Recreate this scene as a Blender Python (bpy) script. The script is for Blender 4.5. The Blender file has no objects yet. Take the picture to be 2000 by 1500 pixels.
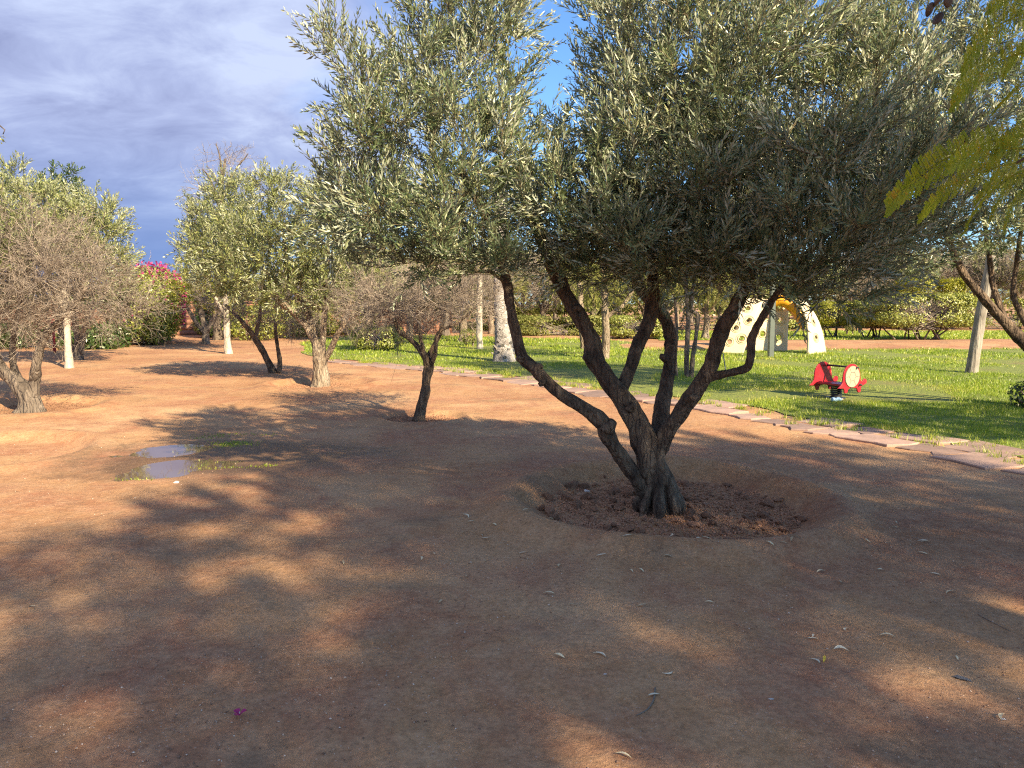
import bpy, bmesh, math
import numpy as np
from mathutils import Vector, Matrix
sc = bpy.context.scene
R = math.radians
# ------------------------------------------------------------------ camera, sky, sun, exposure
CH = 1.55                      # eye height, metres
FPX = 1500.0                   # focal length for a 2000 px wide frame
PITCH = math.atan(160 / 1500)
cam = bpy.data.cameras.new('camera'); cam.sensor_width = 36; cam.lens = 36 * FPX / 2000
cam.clip_end = 2000; cam.clip_start = 0.05
camo = bpy.data.objects.new('camera', cam); sc.collection.objects.link(camo)
camo.location = (0, 0, CH); camo.rotation_euler = (math.pi / 2 - PITCH, 0, 0)
sc.camera = camo
SUN_AZ, SUN_EL = 142.0, 31.0   # clockwise from +Y; the sun stands behind the camera to the right
sdir = Vector((math.sin(R(SUN_AZ)) * math.cos(R(SUN_EL)), math.cos(R(SUN_AZ)) * math.cos(R(SUN_EL)), math.sin(R(SUN_EL))))
sl = bpy.data.lights.new('sun', 'SUN'); sl.energy = 4.3; sl.angle = R(0.7); sl.color = (1.0, 0.82, 0.56)
so = bpy.data.objects.new('sun', sl); sc.collection.objects.link(so)
so.rotation_euler = (-sdir).to_track_quat('-Z', 'Y').to_euler()
w = bpy.data.worlds.new('World'); sc.world = w; w.use_nodes = True
def build_world():
    nt = w.node_tree; N = nt.nodes; L = nt.links
    N.clear()
    out = N.new('ShaderNodeOutputWorld'); bg = N.new('ShaderNodeBackground'); bg.inputs['Strength'].default_value = 0.07
    L.new(bg.outputs[0], out.inputs[0])
    sky = N.new('ShaderNodeTexSky'); sky.sky_type = 'NISHITA'; sky.sun_disc = False
    sky.sun_elevation = R(SUN_EL); sky.sun_rotation = R(SUN_AZ); sky.altitude = 450; sky.dust_density = 0.4; sky.ozone_density = 2.0
    tc = N.new('ShaderNodeTexCoord'); sep = N.new('ShaderNodeSeparateXYZ'); L.new(tc.outputs['Generated'], sep.inputs[0])
    def M(op, a, b=None, c=None):
        n = N.new('ShaderNodeMath'); n.operation = op
        for i, v in enumerate((a, b, c)):
            if v is None: continue
            if isinstance(v, (int, float)): n.inputs[i].default_value = v
            else: L.new(v, n.inputs[i])
        return n.outputs[0]
    def ramp(fac, stops):
        n = N.new('ShaderNodeValToRGB'); e = n.color_ramp.elements
        while len(e) < len(stops): e.new(0.5)
        for s, (p, c) in zip(e, stops): s.position = p; s.color = (*c, 1)
        L.new(fac, n.inputs[0]); return n.outputs[0]
    zz = M('MAXIMUM', sep.outputs[2], 0.0)
    den = M('ADD', zz, 0.30)
    u = M('DIVIDE', sep.outputs[0], den); v = M('DIVIDE', sep.outputs[1], den)
    cmb = N.new('ShaderNodeCombineXYZ'); L.new(u, cmb.inputs[0]); L.new(v, cmb.inputs[1])
    mp = N.new('ShaderNodeMapping'); L.new(cmb.outputs[0], mp.inputs[0]); mp.inputs['Rotation'].default_value = (0, 0, R(14)); mp.inputs['Scale'].default_value = (1.5, 2.1, 1)
    def noise(scale, detail, rough=0.55, dist=0.0, off=0):
        n = N.new('ShaderNodeTexNoise'); n.inputs['Scale'].default_value = scale; n.inputs['Detail'].default_value = detail
        n.inputs['Roughness'].default_value = rough; n.inputs['Distortion'].default_value = dist
        a = N.new('ShaderNodeVectorMath'); a.inputs[1].default_value = (off, off * 1.7, off * .3); L.new(mp.outputs[0], a.inputs[0]); L.new(a.outputs[0], n.inputs['Vector'])
        return n.outputs['Fac']
    n1 = noise(0.9, 7, 0.55, 0.35, 3.1)
    n2 = noise(2.6, 7, 0.62, 0.6, 8.0)
    n3 = noise(0.5, 3, 0.5, 0.0, 1.2)
    # cloud bank over the left half of the sky, thinning to clear blue on the right
    side = M('MULTIPLY_ADD', sep.outputs[0], -2.6, 0.16)
    cov = M('ADD', side, M('MULTIPLY_ADD', n1, 1.9, -0.92))
    cov.node.use_clamp = True
    light = M('ADD', M('MULTIPLY', n1, 0.5), M('MULTIPLY', n2, 0.5))
    ccol = ramp(light, [(0.38, (1.45, 1.7, 2.9)), (0.5, (2.1, 2.45, 3.8)), (0.62, (3.0, 3.45, 4.7))])
    # rain-dark lower part of the bank
    mr = N.new('ShaderNodeMapRange'); mr.interpolation_type = 'SMOOTHSTEP'; L.new(zz, mr.inputs[0])
    mr.inputs[1].default_value = 0.0; mr.inputs[2].default_value = 0.23
    base = N.new('ShaderNodeMixRGB'); L.new(mr.outputs[0], base.inputs[0]); base.inputs[1].default_value = (0.95, 1.55, 3.2, 1); L.new(ccol, base.inputs[2])
    clear = N.new('ShaderNodeMixRGB'); clear.blend_type = 'MULTIPLY'; clear.inputs[0].default_value = 1; L.new(sky.outputs[0], clear.inputs[1]); clear.inputs[2].default_value = (0.62, 0.84, 1.08, 1)
    mx = N.new('ShaderNodeMixRGB'); L.new(cov, mx.inputs[0]); L.new(clear.outputs[0], mx.inputs[1]); L.new(base.outputs[0], mx.inputs[2])
    L.new(mx.outputs[0], bg.inputs[0])
build_world()
sc.view_settings.view_transform = 'Standard'; sc.view_settings.look = 'None'; sc.view_settings.gamma = 1
sc.view_settings.exposure = 1.66; sc.view_settings.use_curve_mapping = False
sc.cycles.max_bounces = 4; sc.cycles.diffuse_bounces = 3; sc.cycles.use_light_tree = False; sc.cycles.use_denoising = False; sc.cycles.filter_width = 1.2; sc.cycles.sample_clamp_indirect = 4; sc.cycles.glossy_bounces = 2; sc.cycles.transmission_bounces = 3
sc.cycles.caustics_reflective = False; sc.cycles.caustics_refractive = False
# ------------------------------------------------------------------ helpers
cp, sp_ = math.cos(PITCH), math.sin(PITCH)
def ray(px, py):
    u = (px - 1000) / FPX; v = (750 - py) / FPX
    return np.array([u, cp + v * sp_, -sp_ + v * cp])
def at(px, py, Y):             # point at depth Y
    d = ray(px, py); t = Y / d[1]; return np.array([d[0] * t, Y, CH + d[2] * t])
def gp(px, py, z=0.0):         # point on the ground
    d = ray(px, py); t = (z - CH) / d[2]; return np.array([d[0] * t, d[1] * t, z])
def px2m(px, Y): return px * Y / FPX
class VN:                      # value noise, numpy
    def __init__(s, seed, n=64): s.n = n; s.g = np.random.default_rng(seed).random((n, n)) * 2 - 1
    def __call__(s, x, y):
        x = np.asarray(x, float); y = np.asarray(y, float)
        xi = np.floor(x).astype(int); yi = np.floor(y).astype(int); fx = x - xi; fy = y - yi
        fx = fx * fx * (3 - 2 * fx); fy = fy * fy * (3 - 2 * fy); n = s.n
        g = lambda a, b: s.g[a % n, b % n]
        return (g(xi, yi) * (1 - fx) + g(xi + 1, yi) * fx) * (1 - fy) + (g(xi, yi + 1) * (1 - fx) + g(xi + 1, yi + 1) * fx) * fy
vn1, vn2, vn3 = VN(1), VN(2), VN(3)
def fbm(x, y, o=4, f=1.0):
    r = 0; a = 1.0
    for k in range(o):
        r = r + a * (vn1, vn2, vn3)[k % 3](np.asarray(x) * f + 7.3 * k, np.asarray(y) * f - 3.1 * k); f *= 2.07; a *= 0.5
    return r
def norm(v): v = np.asarray(v, float); return v / (np.linalg.norm(v, axis=-1, keepdims=True) + 1e-12)
class MB:                      # collects geometry for one mesh
    def __init__(s): s.V = []; s.F = []; s.n = 0; s.A = []
    def add(s, V, *Fs, rnd=None):
        V = np.asarray(V, float)
        for F in Fs: s.F.append(np.asarray(F, int) + s.n)
        s.V.append(V); s.n += len(V)
        s.A.append(np.full(len(V), 0.5) if rnd is None else np.broadcast_to(rnd, (len(V),)))
        return s
    def mesh(s, name, origin=(0, 0, 0), mats=(), smooth=False):
        V = np.concatenate(s.V) - np.asarray(origin, float)
        me = bpy.data.meshes.new(name)
        me.vertices.add(len(V)); me.vertices.foreach_set('co', V.astype(np.float32).ravel())
        loops = np.concatenate([f.ravel() for f in s.F]); tot = np.concatenate([np.full(len(f), f.shape[1]) for f in s.F])
        st = np.concatenate([[0], np.cumsum(tot)[:-1]])
        me.loops.add(len(loops)); me.loops.foreach_set('vertex_index', loops.astype(np.int32))
        me.polygons.add(len(tot)); me.polygons.foreach_set('loop_start', st.astype(np.int32))
        me.update(calc_edges=True)
        if smooth: me.polygons.foreach_set('use_smooth', np.ones(len(tot), bool))
        at_ = me.attributes.new('rnd', 'FLOAT', 'POINT'); at_.data.foreach_set('value', np.concatenate(s.A).astype(np.float32))
        for m in mats: me.materials.append(m)
        return me
COL = sc.collection
def obj(name, me, parent=None, loc=None):
    o = bpy.data.objects.new(name, me); COL.objects.link(o)
    if parent is not None: o.parent = parent
    if loc is not None: o.location = loc
    return o
def tag(o, label=None, cat=None, group=None, kind=None):
    if label: o['label'] = label
    if cat: o['category'] = cat
    if group: o['group'] = group
    if kind: o['kind'] = kind
    return o
def thing(name, loc, label, cat, group=None):
    o = bpy.data.objects.new(name, None); COL.objects.link(o); o.location = loc; o.empty_display_size = 0.1
    return tag(o, label, cat, group)
def copy_tree(o, loc, rz, s, label, group=None, parent=None):
    c = o.copy(); COL.objects.link(c)
    if parent is None:
        c.location = loc; c.rotation_euler = (0, 0, rz); c.scale = s if hasattr(s, '__len__') else (s, s, s); c['label'] = label
        if group: c['group'] = group
    else: c.parent = parent
    for ch in [k for k in o.children]: copy_tree(ch, None, 0, 1, None, None, c)
    return c
# ------------------------------------------------------------------ materials
def new_mat(name):
    m = bpy.data.materials.new(name); m.use_nodes = True; nt = m.node_tree
    return m, nt, nt.nodes, nt.links, nt.nodes['Principled BSDF']
def nodeset(N, L):
    def noise(scale, detail=4, rough=0.55, vec=None, dist=0):
        n = N.new('ShaderNodeTexNoise'); n.inputs['Scale'].default_value = scale; n.inputs['Detail'].default_value = detail
        n.inputs['Roughness'].default_value = rough; n.inputs['Distortion'].default_value = dist
        if vec is not None: L.new(vec, n.inputs['Vector'])
        return n.outputs['Fac']
    def ramp(fac, stops, interp='LINEAR'):
        n = N.new('ShaderNodeValToRGB'); n.color_ramp.interpolation = interp; e = n.color_ramp.elements
        while len(e) < len(stops): e.new(0.5)
        for s, (p, c) in zip(e, stops):
            s.position = p; s.color = (*(c if hasattr(c, '__len__') else (c, c, c)), 1)
        L.new(fac, n.inputs[0]); return n.outputs[0]
    def mix(f, a, b, mode='MIX'):
        n = N.new('ShaderNodeMixRGB'); n.blend_type = mode
        for i, v in enumerate((f, a, b)):
            if isinstance(v, (int, float)): n.inputs[i].default_value = v if i == 0 else (v, v, v, 1)
            elif hasattr(v, '__len__'): n.inputs[i].default_value = (*v, 1)
            else: L.new(v, n.inputs[i])
        return n.outputs[0]
    def math_(op, a, b=0.0):
        n = N.new('ShaderNodeMath'); n.operation = op
        for i, v in enumerate((a, b)):
            if isinstance(v, (int, float)): n.inputs[i].default_value = v
            else: L.new(v, n.inputs[i])
        return n.outputs[0]
    def bump(h, strength, dist, nrm=None):
        n = N.new('ShaderNodeBump'); n.inputs['Strength'].default_value = strength; n.inputs['Distance'].default_value = dist
        L.new(h, n.inputs['Height'])
        if nrm is not None: L.new(nrm, n.inputs['Normal'])
        return n.outputs[0]
    return noise, ramp, mix, math_, bump
def objco(N): return N.new('ShaderNodeTexCoord').outputs['Object']
def mapped(N, L, v, scale):
    mp = N.new('ShaderNodeMapping'); L.new(v, mp.inputs[0]); mp.inputs['Scale'].default_value = scale; return mp.outputs[0]

def leaf_mat(name, stops, under=None, rough=0.45, trans=0.25, tcol=(0.25, 0.3, 0.06)):
    m, nt, N, L, B = new_mat(name); noise, ramp, mix, math_, bump = nodeset(N, L)
    a = N.new('ShaderNodeAttribute'); a.attribute_name = 'rnd'
    c = ramp(a.outputs['Fac'], stops)
    if under is not None:
        g = N.new('ShaderNodeNewGeometry'); c = mix(g.outputs['Backfacing'], c, mix(0.75, c, under))
    df = N.new('ShaderNodeBsdfDiffuse'); gl = N.new('ShaderNodeBsdfGlossy'); L.new(c, df.inputs[0]); gl.inputs['Roughness'].default_value = rough; gl.inputs[0].default_value = (1, .98, .85, 1)
    dg = N.new('ShaderNodeMixShader'); dg.inputs[0].default_value = 0.065 if rough < .5 else 0.03; L.new(df.outputs[0], dg.inputs[1]); L.new(gl.outputs[0], dg.inputs[2])
    N.remove(B)
    if trans == 0: L.new(dg.outputs[0], N['Material Output'].inputs[0]); return m
    t = N.new('ShaderNodeBsdfTranslucent'); L.new(mix(0.5, c, tcol), t.inputs[0])
    ms = N.new('ShaderNodeMixShader'); ms.inputs[0].default_value = trans
    L.new(dg.outputs[0], ms.inputs[1]); L.new(t.outputs[0], ms.inputs[2]); L.new(ms.outputs[0], N['Material Output'].inputs[0])
    return m
def bark_mat(name, c0, c1, c2, scale=9, stretch=0.22, bumpd=0.012, white=None):
    m, nt, N, L, B = new_mat(name); noise, ramp, mix, math_, bump = nodeset(N, L)
    co = objco(N); st = mapped(N, L, co, (1, 1, stretch))
    n1 = noise(scale, 6, 0.65, st, 0.6); n2 = noise(scale * 0.35, 4, 0.6, co); n3 = noise(scale * 6, 3, 0.6, st)
    c = ramp(n1, [(0.32, c0), (0.52, c1), (0.7, c2)])
    c = mix(ramp(n2, [(0.42, 0.0), (0.62, 0.8)]), c, mix(0.5, c, c2))
    if white: c = mix(ramp(n2, [(0.36, 0.9), (0.6, 0.1)]), c, white)
    L.new(c, B.inputs['Base Color']); B.inputs['Roughness'].default_value = 0.9
    vo = N.new('ShaderNodeTexVoronoi'); vo.feature = 'DISTANCE_TO_EDGE'; vo.inputs['Scale'].default_value = scale * 1.6; L.new(mapped(N, L, co, (1, 1, stretch * 1.2)), vo.inputs['Vector'])
    h = math_('ADD', math_('MULTIPLY', ramp(vo.outputs['Distance'], [(0.0, 0.0), (0.18, 1.0)]), 0.5), math_('ADD', n1, math_('MULTIPLY', n3, 0.4)))
    L.new(bump(h, 0.9, bumpd), B.inputs['Normal']); return m
def plain_mat(name, c, rough=0.6, var=0.12, scale=6.0, metal=0.0, bumpd=0.0, spec=0.5, dirt=None, objvar=0.0):
    m, nt, N, L, B = new_mat(name); noise, ramp, mix, math_, bump = nodeset(N, L); co = objco(N)
    n = noise(scale, 5, 0.6, co); c0 = tuple(x * (1 - var) for x in c); c1 = tuple(min(1, x * (1 + var)) for x in c)
    cc = ramp(n, [(0.3, c0), (0.7, c1)])
    if dirt: cc = mix(ramp(noise(scale * 0.6, 6, 0.7, co), [(0.5, 0.0), (0.72, 0.6)]), cc, dirt)
    if objvar:
        oi = N.new('ShaderNodeObjectInfo'); cc = mix(1.0, cc, ramp(oi.outputs['Random'], [(0, 1 - objvar), (1, 1 + objvar)]), 'MULTIPLY')
    L.new(cc, B.inputs['Base Color'])
    B.inputs['Roughness'].default_value = rough; B.inputs['Metallic'].default_value = metal; B.inputs['Specular IOR Level'].default_value = spec
    if bumpd: L.new(bump(noise(scale * 4, 5, 0.6, co), 0.8, bumpd), B.inputs['Normal'])
    return m

PUD = [gp(345, 876), gp(350, 908), gp(285, 930)]
def soil_mat():
    m, nt, N, L, B = new_mat('red_soil'); noise, ramp, mix, math_, bump = nodeset(N, L); co = objco(N)
    n1 = noise(0.33, 7, 0.6, co, 0.4); n2 = noise(1.1, 6, 0.65, co, 0.5); n3 = noise(0.8, 7, 0.68, mapped(N, L, co, (1, 1.6, 1)), 0.8)
    fine = noise(38, 5, 0.75, co); mid = noise(7, 6, 0.7, co, 0.3)
    c = ramp(n1, [(0.34, (0.27, 0.125, 0.058)), (0.5, (0.385, 0.214, 0.100)), (0.66, (0.50, 0.318, 0.17))])
    c = mix(ramp(n2, [(0.44, 0.0), (0.64, 0.85)]), c, (0.30, 0.130, 0.070))
    c = mix(ramp(mid, [(0.4, 0.0), (0.7, 0.55)]), c, (0.47, 0.295, 0.165))
    c = mix(ramp(n3, [(0.55, 0.0), (0.67, 0.52)]), c, (0.16, 0.118, 0.074))
    # damp soil round the puddles
    sep = N.new('ShaderNodeSeparateXYZ'); L.new(co, sep.inputs[0])
    ctr = (PUD[0] + PUD[1]) / 2
    dx = math_('MULTIPLY', math_('SUBTRACT', sep.outputs[0], float(ctr[0]) + 0.5), 0.52); dy = math_('MULTIPLY', math_('SUBTRACT', sep.outputs[1], float(ctr[1])), 0.85)
    dd = math_('SQRT', math_('ADD', math_('MULTIPLY', dx, dx), math_('MULTIPLY', dy, dy)))
    wet = ramp(math_('ADD', dd, math_('MULTIPLY', math_('SUBTRACT', n2, 0.5), 1.6)), [(0.60, 0.85), (1.25, 0.0)])
    c = mix(wet, c, (0.10, 0.06, 0.034))
    c = mix(1.0, c, ramp(fine, [(0.3, 0.66), (0.5, 1.0), (0.72, 1.3)]), 'MULTIPLY')
    vo = N.new('ShaderNodeTexVoronoi'); vo.inputs['Scale'].default_value = 42; L.new(co, vo.inputs['Vector'])
    spk = math_('MULTIPLY', math_('LESS_THAN', vo.outputs['Distance'], 0.16), math_('GREATER_THAN', noise(5.5, 3, 0.6, co), 0.52))
    c = mix(math_('MULTIPLY', spk, 0.6), c, (0.50, 0.36, 0.26))
    L.new(c, B.inputs['Base Color'])
    L.new(ramp(wet, [(0, 0.95), (0.6, 0.55)]), B.inputs['Roughness']); B.inputs['Specular IOR Level'].default_value = 0.25
    h = math_('ADD', math_('MULTIPLY', mid, 0.9), math_('ADD', math_('MULTIPLY', fine, 0.35), math_('MULTIPLY', noise(130, 3, 0.6, co), 0.12)))
    L.new(bump(h, 0.8, 0.022), B.inputs['Normal']); return m
def lawn_mat():
    m, nt, N, L, B = new_mat('lawn_turf'); noise, ramp, mix, math_, bump = nodeset(N, L); co = objco(N)
    n1 = noise(0.5, 6, 0.65, co, 0.4); n2 = noise(3.0, 6, 0.7, co); n3 = noise(22, 4, 0.7, co)
    c = ramp(n3, [(0.3, (0.085, 0.11, 0.018)), (0.7, (0.24, 0.28, 0.045))])
    c = mix(ramp(n1, [(0.54, 0.0), (0.7, 0.8)]), c, (0.22, 0.16, 0.06))
    c = mix(ramp(n2, [(0.58, 0.0), (0.72, 0.5)]), c, (0.20, 0.12, 0.06))
    L.new(c, B.inputs['Base Color']); B.inputs['Roughness'].default_value = 0.95
    L.new(bump(n3, 1.0, 0.03), B.inputs['Normal']); return m
MAT = {}
MAT['soil'] = soil_mat(); MAT['lawn'] = lawn_mat()
MAT['olive'] = leaf_mat('olive_leaf', [(0.0, (0.050, 0.080, 0.036)), (0.45, (0.110, 0.155, 0.072)), (0.8, (0.225, 0.26, 0.125)), (1.0, (0.40, 0.40, 0.21))], under=(0.42, 0.45, 0.35), rough=0.36, trans=0.18, tcol=(0.30, 0.36, 0.12))
MAT['olive_far'] = leaf_mat('olive_leaf_far', [(0.0, (0.08, 0.105, 0.036)), (0.5, (0.175, 0.212, 0.062)), (1.0, (0.36, 0.37, 0.135))], under=(0.40, 0.42, 0.29), rough=0.45, trans=0.2, tcol=(0.3, 0.34, 0.08))
MAT['pepper'] = leaf_mat('pepper_leaf', [(0.0, (0.08, 0.10, 0.02)), (0.5, (0.17, 0.19, 0.045)), (1.0, (0.32, 0.30, 0.09))], rough=0.55, trans=0.3, tcol=(0.4, 0.4, 0.08))
MAT['hedge'] = leaf_mat('hedge_leaf', [(0.0, (0.08, 0.105, 0.018)), (0.5, (0.22, 0.25, 0.042)), (1.0, (0.42, 0.42, 0.09))], rough=0.4, trans=0.2, tcol=(0.3, 0.35, 0.04))
MAT['dark_leaf'] = leaf_mat('dark_evergreen_leaf', [(0.0, (0.018, 0.04, 0.010)), (0.6, (0.045, 0.085, 0.018)), (1.0, (0.10, 0.15, 0.03))], rough=0.4, trans=0.15)
MAT['yellow_leaf'] = leaf_mat('yellow_green_leaf', [(0.0, (0.10, 0.13, 0.012)), (0.5, (0.24, 0.25, 0.02)), (1.0, (0.40, 0.36, 0.03))], rough=0.45, trans=0.35, tcol=(0.5, 0.5, 0.03))
MAT['bract'] = leaf_mat('magenta_bract', [(0.0, (0.24, 0.016, 0.09)), (1.0, (0.52, 0.05, 0.21))], rough=0.6, trans=0.3, tcol=(0.6, 0.05, 0.3))
MAT['frond'] = leaf_mat('jacaranda_leaf', [(0.0, (0.14, 0.21, 0.014)), (0.5, (0.25, 0.32, 0.022)), (0.85, (0.38, 0.37, 0.028)), (1.0, (0.42, 0.26, 0.03))], rough=0.5, trans=0.45, tcol=(0.55, 0.55, 0.02))
MAT['grass'] = leaf_mat('grass_blade', [(0.0, (0.08, 0.13, 0.012)), (0.45, (0.23, 0.33, 0.024)), (0.8, (0.42, 0.46, 0.05)), (1.0, (0.54, 0.47, 0.15))], rough=0.45, trans=0.4, tcol=(0.24, 0.40, 0.02))
MAT['bark_olive'] = bark_mat('dark_olive_bark', (0.018, 0.011, 0.007), (0.088, 0.058, 0.036), (0.25, 0.18, 0.115), 16, 0.22, 0.035)
MAT['bark_pale'] = bark_mat('pale_olive_bark', (0.10, 0.07, 0.045), (0.22, 0.165, 0.11), (0.40, 0.33, 0.24), 10, 0.25, 0.05)
MAT['bark_grey'] = bark_mat('grey_bark', (0.05, 0.038, 0.03), (0.12, 0.095, 0.072), (0.26, 0.21, 0.16), 10, 0.25, 0.04)
MAT['bark_white'] = bark_mat('limewashed_bark', (0.22, 0.18, 0.13), (0.40, 0.34, 0.26), (0.55, 0.5, 0.42), 9, 0.3, 0.012, white=(0.46, 0.41, 0.32))
MAT['bark_palm'] = bark_mat('limewashed_palm_trunk', (0.10, 0.085, 0.07), (0.28, 0.25, 0.22), (0.55, 0.52, 0.48), 11, 0.9, 0.02)
MAT['twig'] = leaf_mat('bare_twig', [(0.0, (0.10, 0.078, 0.064)), (0.5, (0.225, 0.182, 0.145)), (1.0, (0.42, 0.35, 0.275))], rough=0.8, trans=0.0)
MAT['stem'] = leaf_mat('green_brown_stem', [(0.0, (0.07, 0.055, 0.03)), (1.0, (0.18, 0.14, 0.08))], rough=0.8, trans=0.0)
MAT['dry'] = leaf_mat('dry_leaf', [(0.0, (0.45, 0.33, 0.18)), (0.5, (0.66, 0.56, 0.36)), (0.85, (0.75, 0.68, 0.50)), (1.0, (0.75, 0.52, 0.06))], rough=0.6, trans=0.1, tcol=(0.5, 0.4, 0.2))
MAT['red'] = plain_mat('red_painted_board', (0.36, 0.012, 0.022), 0.38, 0.10, 9, dirt=(0.26, 0.04, 0.038))
MAT['cream'] = plain_mat('cream_plastic', (0.60, 0.50, 0.32), 0.5, 0.08, 3, dirt=(0.50, 0.38, 0.26))
MAT['cream2'] = plain_mat('cream_ring_plastic', (0.56, 0.45, 0.25), 0.45, 0.06, 3)
MAT['plate'] = plain_mat('beige_shell_plate', (0.36, 0.31, 0.22), 0.5, 0.08, 14)
MAT['discback'] = plain_mat('dark_beige_backing', (0.16, 0.125, 0.09), 0.7, 0.1, 14)
MAT['orange'] = plain_mat('orange_plastic', (0.80, 0.36, 0.015), 0.45, 0.08, 3)
MAT['postgrey'] = plain_mat('grey_green_metal', (0.10, 0.12, 0.10), 0.5, 0.1, 5)
MAT['black'] = plain_mat('black_steel', (0.02, 0.02, 0.022), 0.5, 0.2, 9)
MAT['bluep'] = plain_mat('pale_blue_plastic', (0.34, 0.52, 0.66), 0.25, 0.08, 20)
MAT['adobe'] = plain_mat('red_earth_wall', (0.25, 0.125, 0.078), 0.95, 0.3, 1.6, bumpd=0.03, dirt=(0.22, 0.1, 0.06))
MAT['flag'] = plain_mat('mauve_flagstone', (0.29, 0.195, 0.152), 0.85, 0.3, 2.2, bumpd=0.012, dirt=(0.27, 0.165, 0.115), objvar=.28)
MAT['clod'] = plain_mat('dark_soil_clod', (0.31, 0.17, 0.102), 0.97, 0.4, 18, bumpd=0.012, spec=0.15, objvar=.3)
MAT['greystone'] = plain_mat('grey_stone', (0.16, 0.155, 0.15), 0.8, 0.25, 30, bumpd=0.004)
MAT['whitestone'] = plain_mat('white_stone', (0.62, 0.56, 0.5), 0.8, 0.12, 30, bumpd=0.004)
MAT['pole'] = bark_mat('weathered_pole_wood', (0.12, 0.10, 0.08), (0.24, 0.21, 0.17), (0.40, 0.36, 0.30), 10, 0.12, 0.012)
MAT['pod'] = plain_mat('dark_brown_pod', (0.05, 0.028, 0.015), 0.6, 0.3, 30)
MAT['redpost'] = plain_mat('faded_red_paint', (0.35, 0.04, 0.04), 0.6, 0.1, 8)
def water_mat():
    m, nt, N, L, B = new_mat('puddle_water'); noise, ramp, mix, math_, bump = nodeset(N, L)
    B.inputs['Base Color'].default_value = (0.13, 0.085, 0.055, 1); B.inputs['Roughness'].default_value = 0.03; B.inputs['IOR'].default_value = 1.9
    L.new(bump(noise(9, 2, 0.5, objco(N)), 0.03, 0.004), B.inputs['Normal']); return m
MAT['water'] = water_mat()
# ------------------------------------------------------------------ geometry generators
def tube(path, rad, sides=8, rough=0.0, rng=None, cap=True, flute=0.0):
    P = np.asarray(path, float); n = len(P); rad = np.broadcast_to(rad, (n,)).astype(float)
    T = norm(np.gradient(P, axis=0)); a = np.zeros((n, 3)); b = np.zeros((n, 3))
    ref = np.array([0.31, 0.9, 0.1]) if abs(T[0, 2]) > 0.5 else np.array([0, 0, 1.0])
    u = norm(ref - T[0] * (ref @ T[0]))
    for i in range(n):
        u = norm(u - T[i] * (u @ T[i])); a[i] = u; b[i] = np.cross(T[i], u)
    th = np.linspace(0, 2 * np.pi, sides, endpoint=False)
    rr = rad[:, None] * np.ones(sides)
    if rough or flute:
        rng = rng or np.random.default_rng(0)
        s = np.concatenate([[0], np.cumsum(np.linalg.norm(np.diff(P, axis=0), axis=1))]); ph = rng.random(4) * 50
        avg = max(rad.mean(), 1e-3)
        A = np.cos(th)[None] * 1.6; Bq = np.sin(th)[None] * 1.6; S = s[:, None]
        hf = vn2(np.cos(th)[None] * 5 + S * 9 + ph[1], np.sin(th)[None] * 5 + ph[2]) + .6 * vn3(np.cos(th)[None] * 9 + ph[0], np.sin(th)[None] * 9 + S * 22)
        rr = rr * (1 + rough * (.35 * hf + vn1(A + S / avg * .35 + ph[0], Bq + ph[1]) + 0.6 * vn2(A * 2.3 + ph[2], Bq * 2.3 + S / avg * 0.6) + 0.3 * vn3(A * 5 + S / avg, Bq * 5 + ph[3])))
        if flute: rr = rr * (1 + flute * (np.sin(th * 4 + ph[0] + S * 3)[...] * 0.6 + np.sin(th * 7 + ph[1] - S * 4) * 0.4))
    V = P[:, None, :] + rr[..., None] * (np.cos(th)[None, :, None] * a[:, None, :] + np.sin(th)[None, :, None] * b[:, None, :])
    V = V.reshape(-1, 3); i = np.arange(n - 1)[:, None] * sides; j = np.arange(sides)[None]; k = (j + 1) % sides
    F = np.stack([i + j, i + k, i + sides + k, i + sides + j], -1).reshape(-1, 4)
    if cap:
        V = np.vstack([V, P[:1], P[-1:]]); c0 = n * sides; jj = np.arange(sides); kk = (jj + 1) % sides
        C = np.concatenate([np.stack([kk, jj, np.full(sides, c0)], -1), np.stack([(n - 1) * sides + jj, (n - 1) * sides + kk, np.full(sides, c0 + 1)], -1)])
        return V, F, C
    return V, F
def spline(pts, step):         # Catmull-Rom through rows (x,y,z,r)
    P = np.asarray(pts, float); Q = np.vstack([2 * P[0] - P[1], P, 2 * P[-1] - P[-2]]); out = []
    for i in range(1, len(Q) - 2):
        p0, p1, p2, p3 = Q[i - 1:i + 3]; m = max(2, int(np.linalg.norm((p2 - p1)[:3]) / step)); t = np.linspace(0, 1, m, endpoint=False)[:, None]
        out.append(0.5 * (2 * p1 + (p2 - p0) * t + (2 * p0 - 5 * p1 + 4 * p2 - p3) * t ** 2 + (3 * p1 - p0 - 3 * p2 + p3) * t ** 3))
    out.append(P[-1:]); return np.vstack(out)
def leaf(base, d, side, L, W, fold=0.25):
    """narrow leaf: 4 verts, 2 tris, folded along its midrib"""
    n = np.cross(side, d); mid = base + d * L * 0.45
    return np.array([base, mid + side * W / 2 + n * W * fold, base + d * L, mid - side * W / 2 + n * W * fold])
LF = np.array([[0, 2, 1], [0, 3, 2]])
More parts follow.
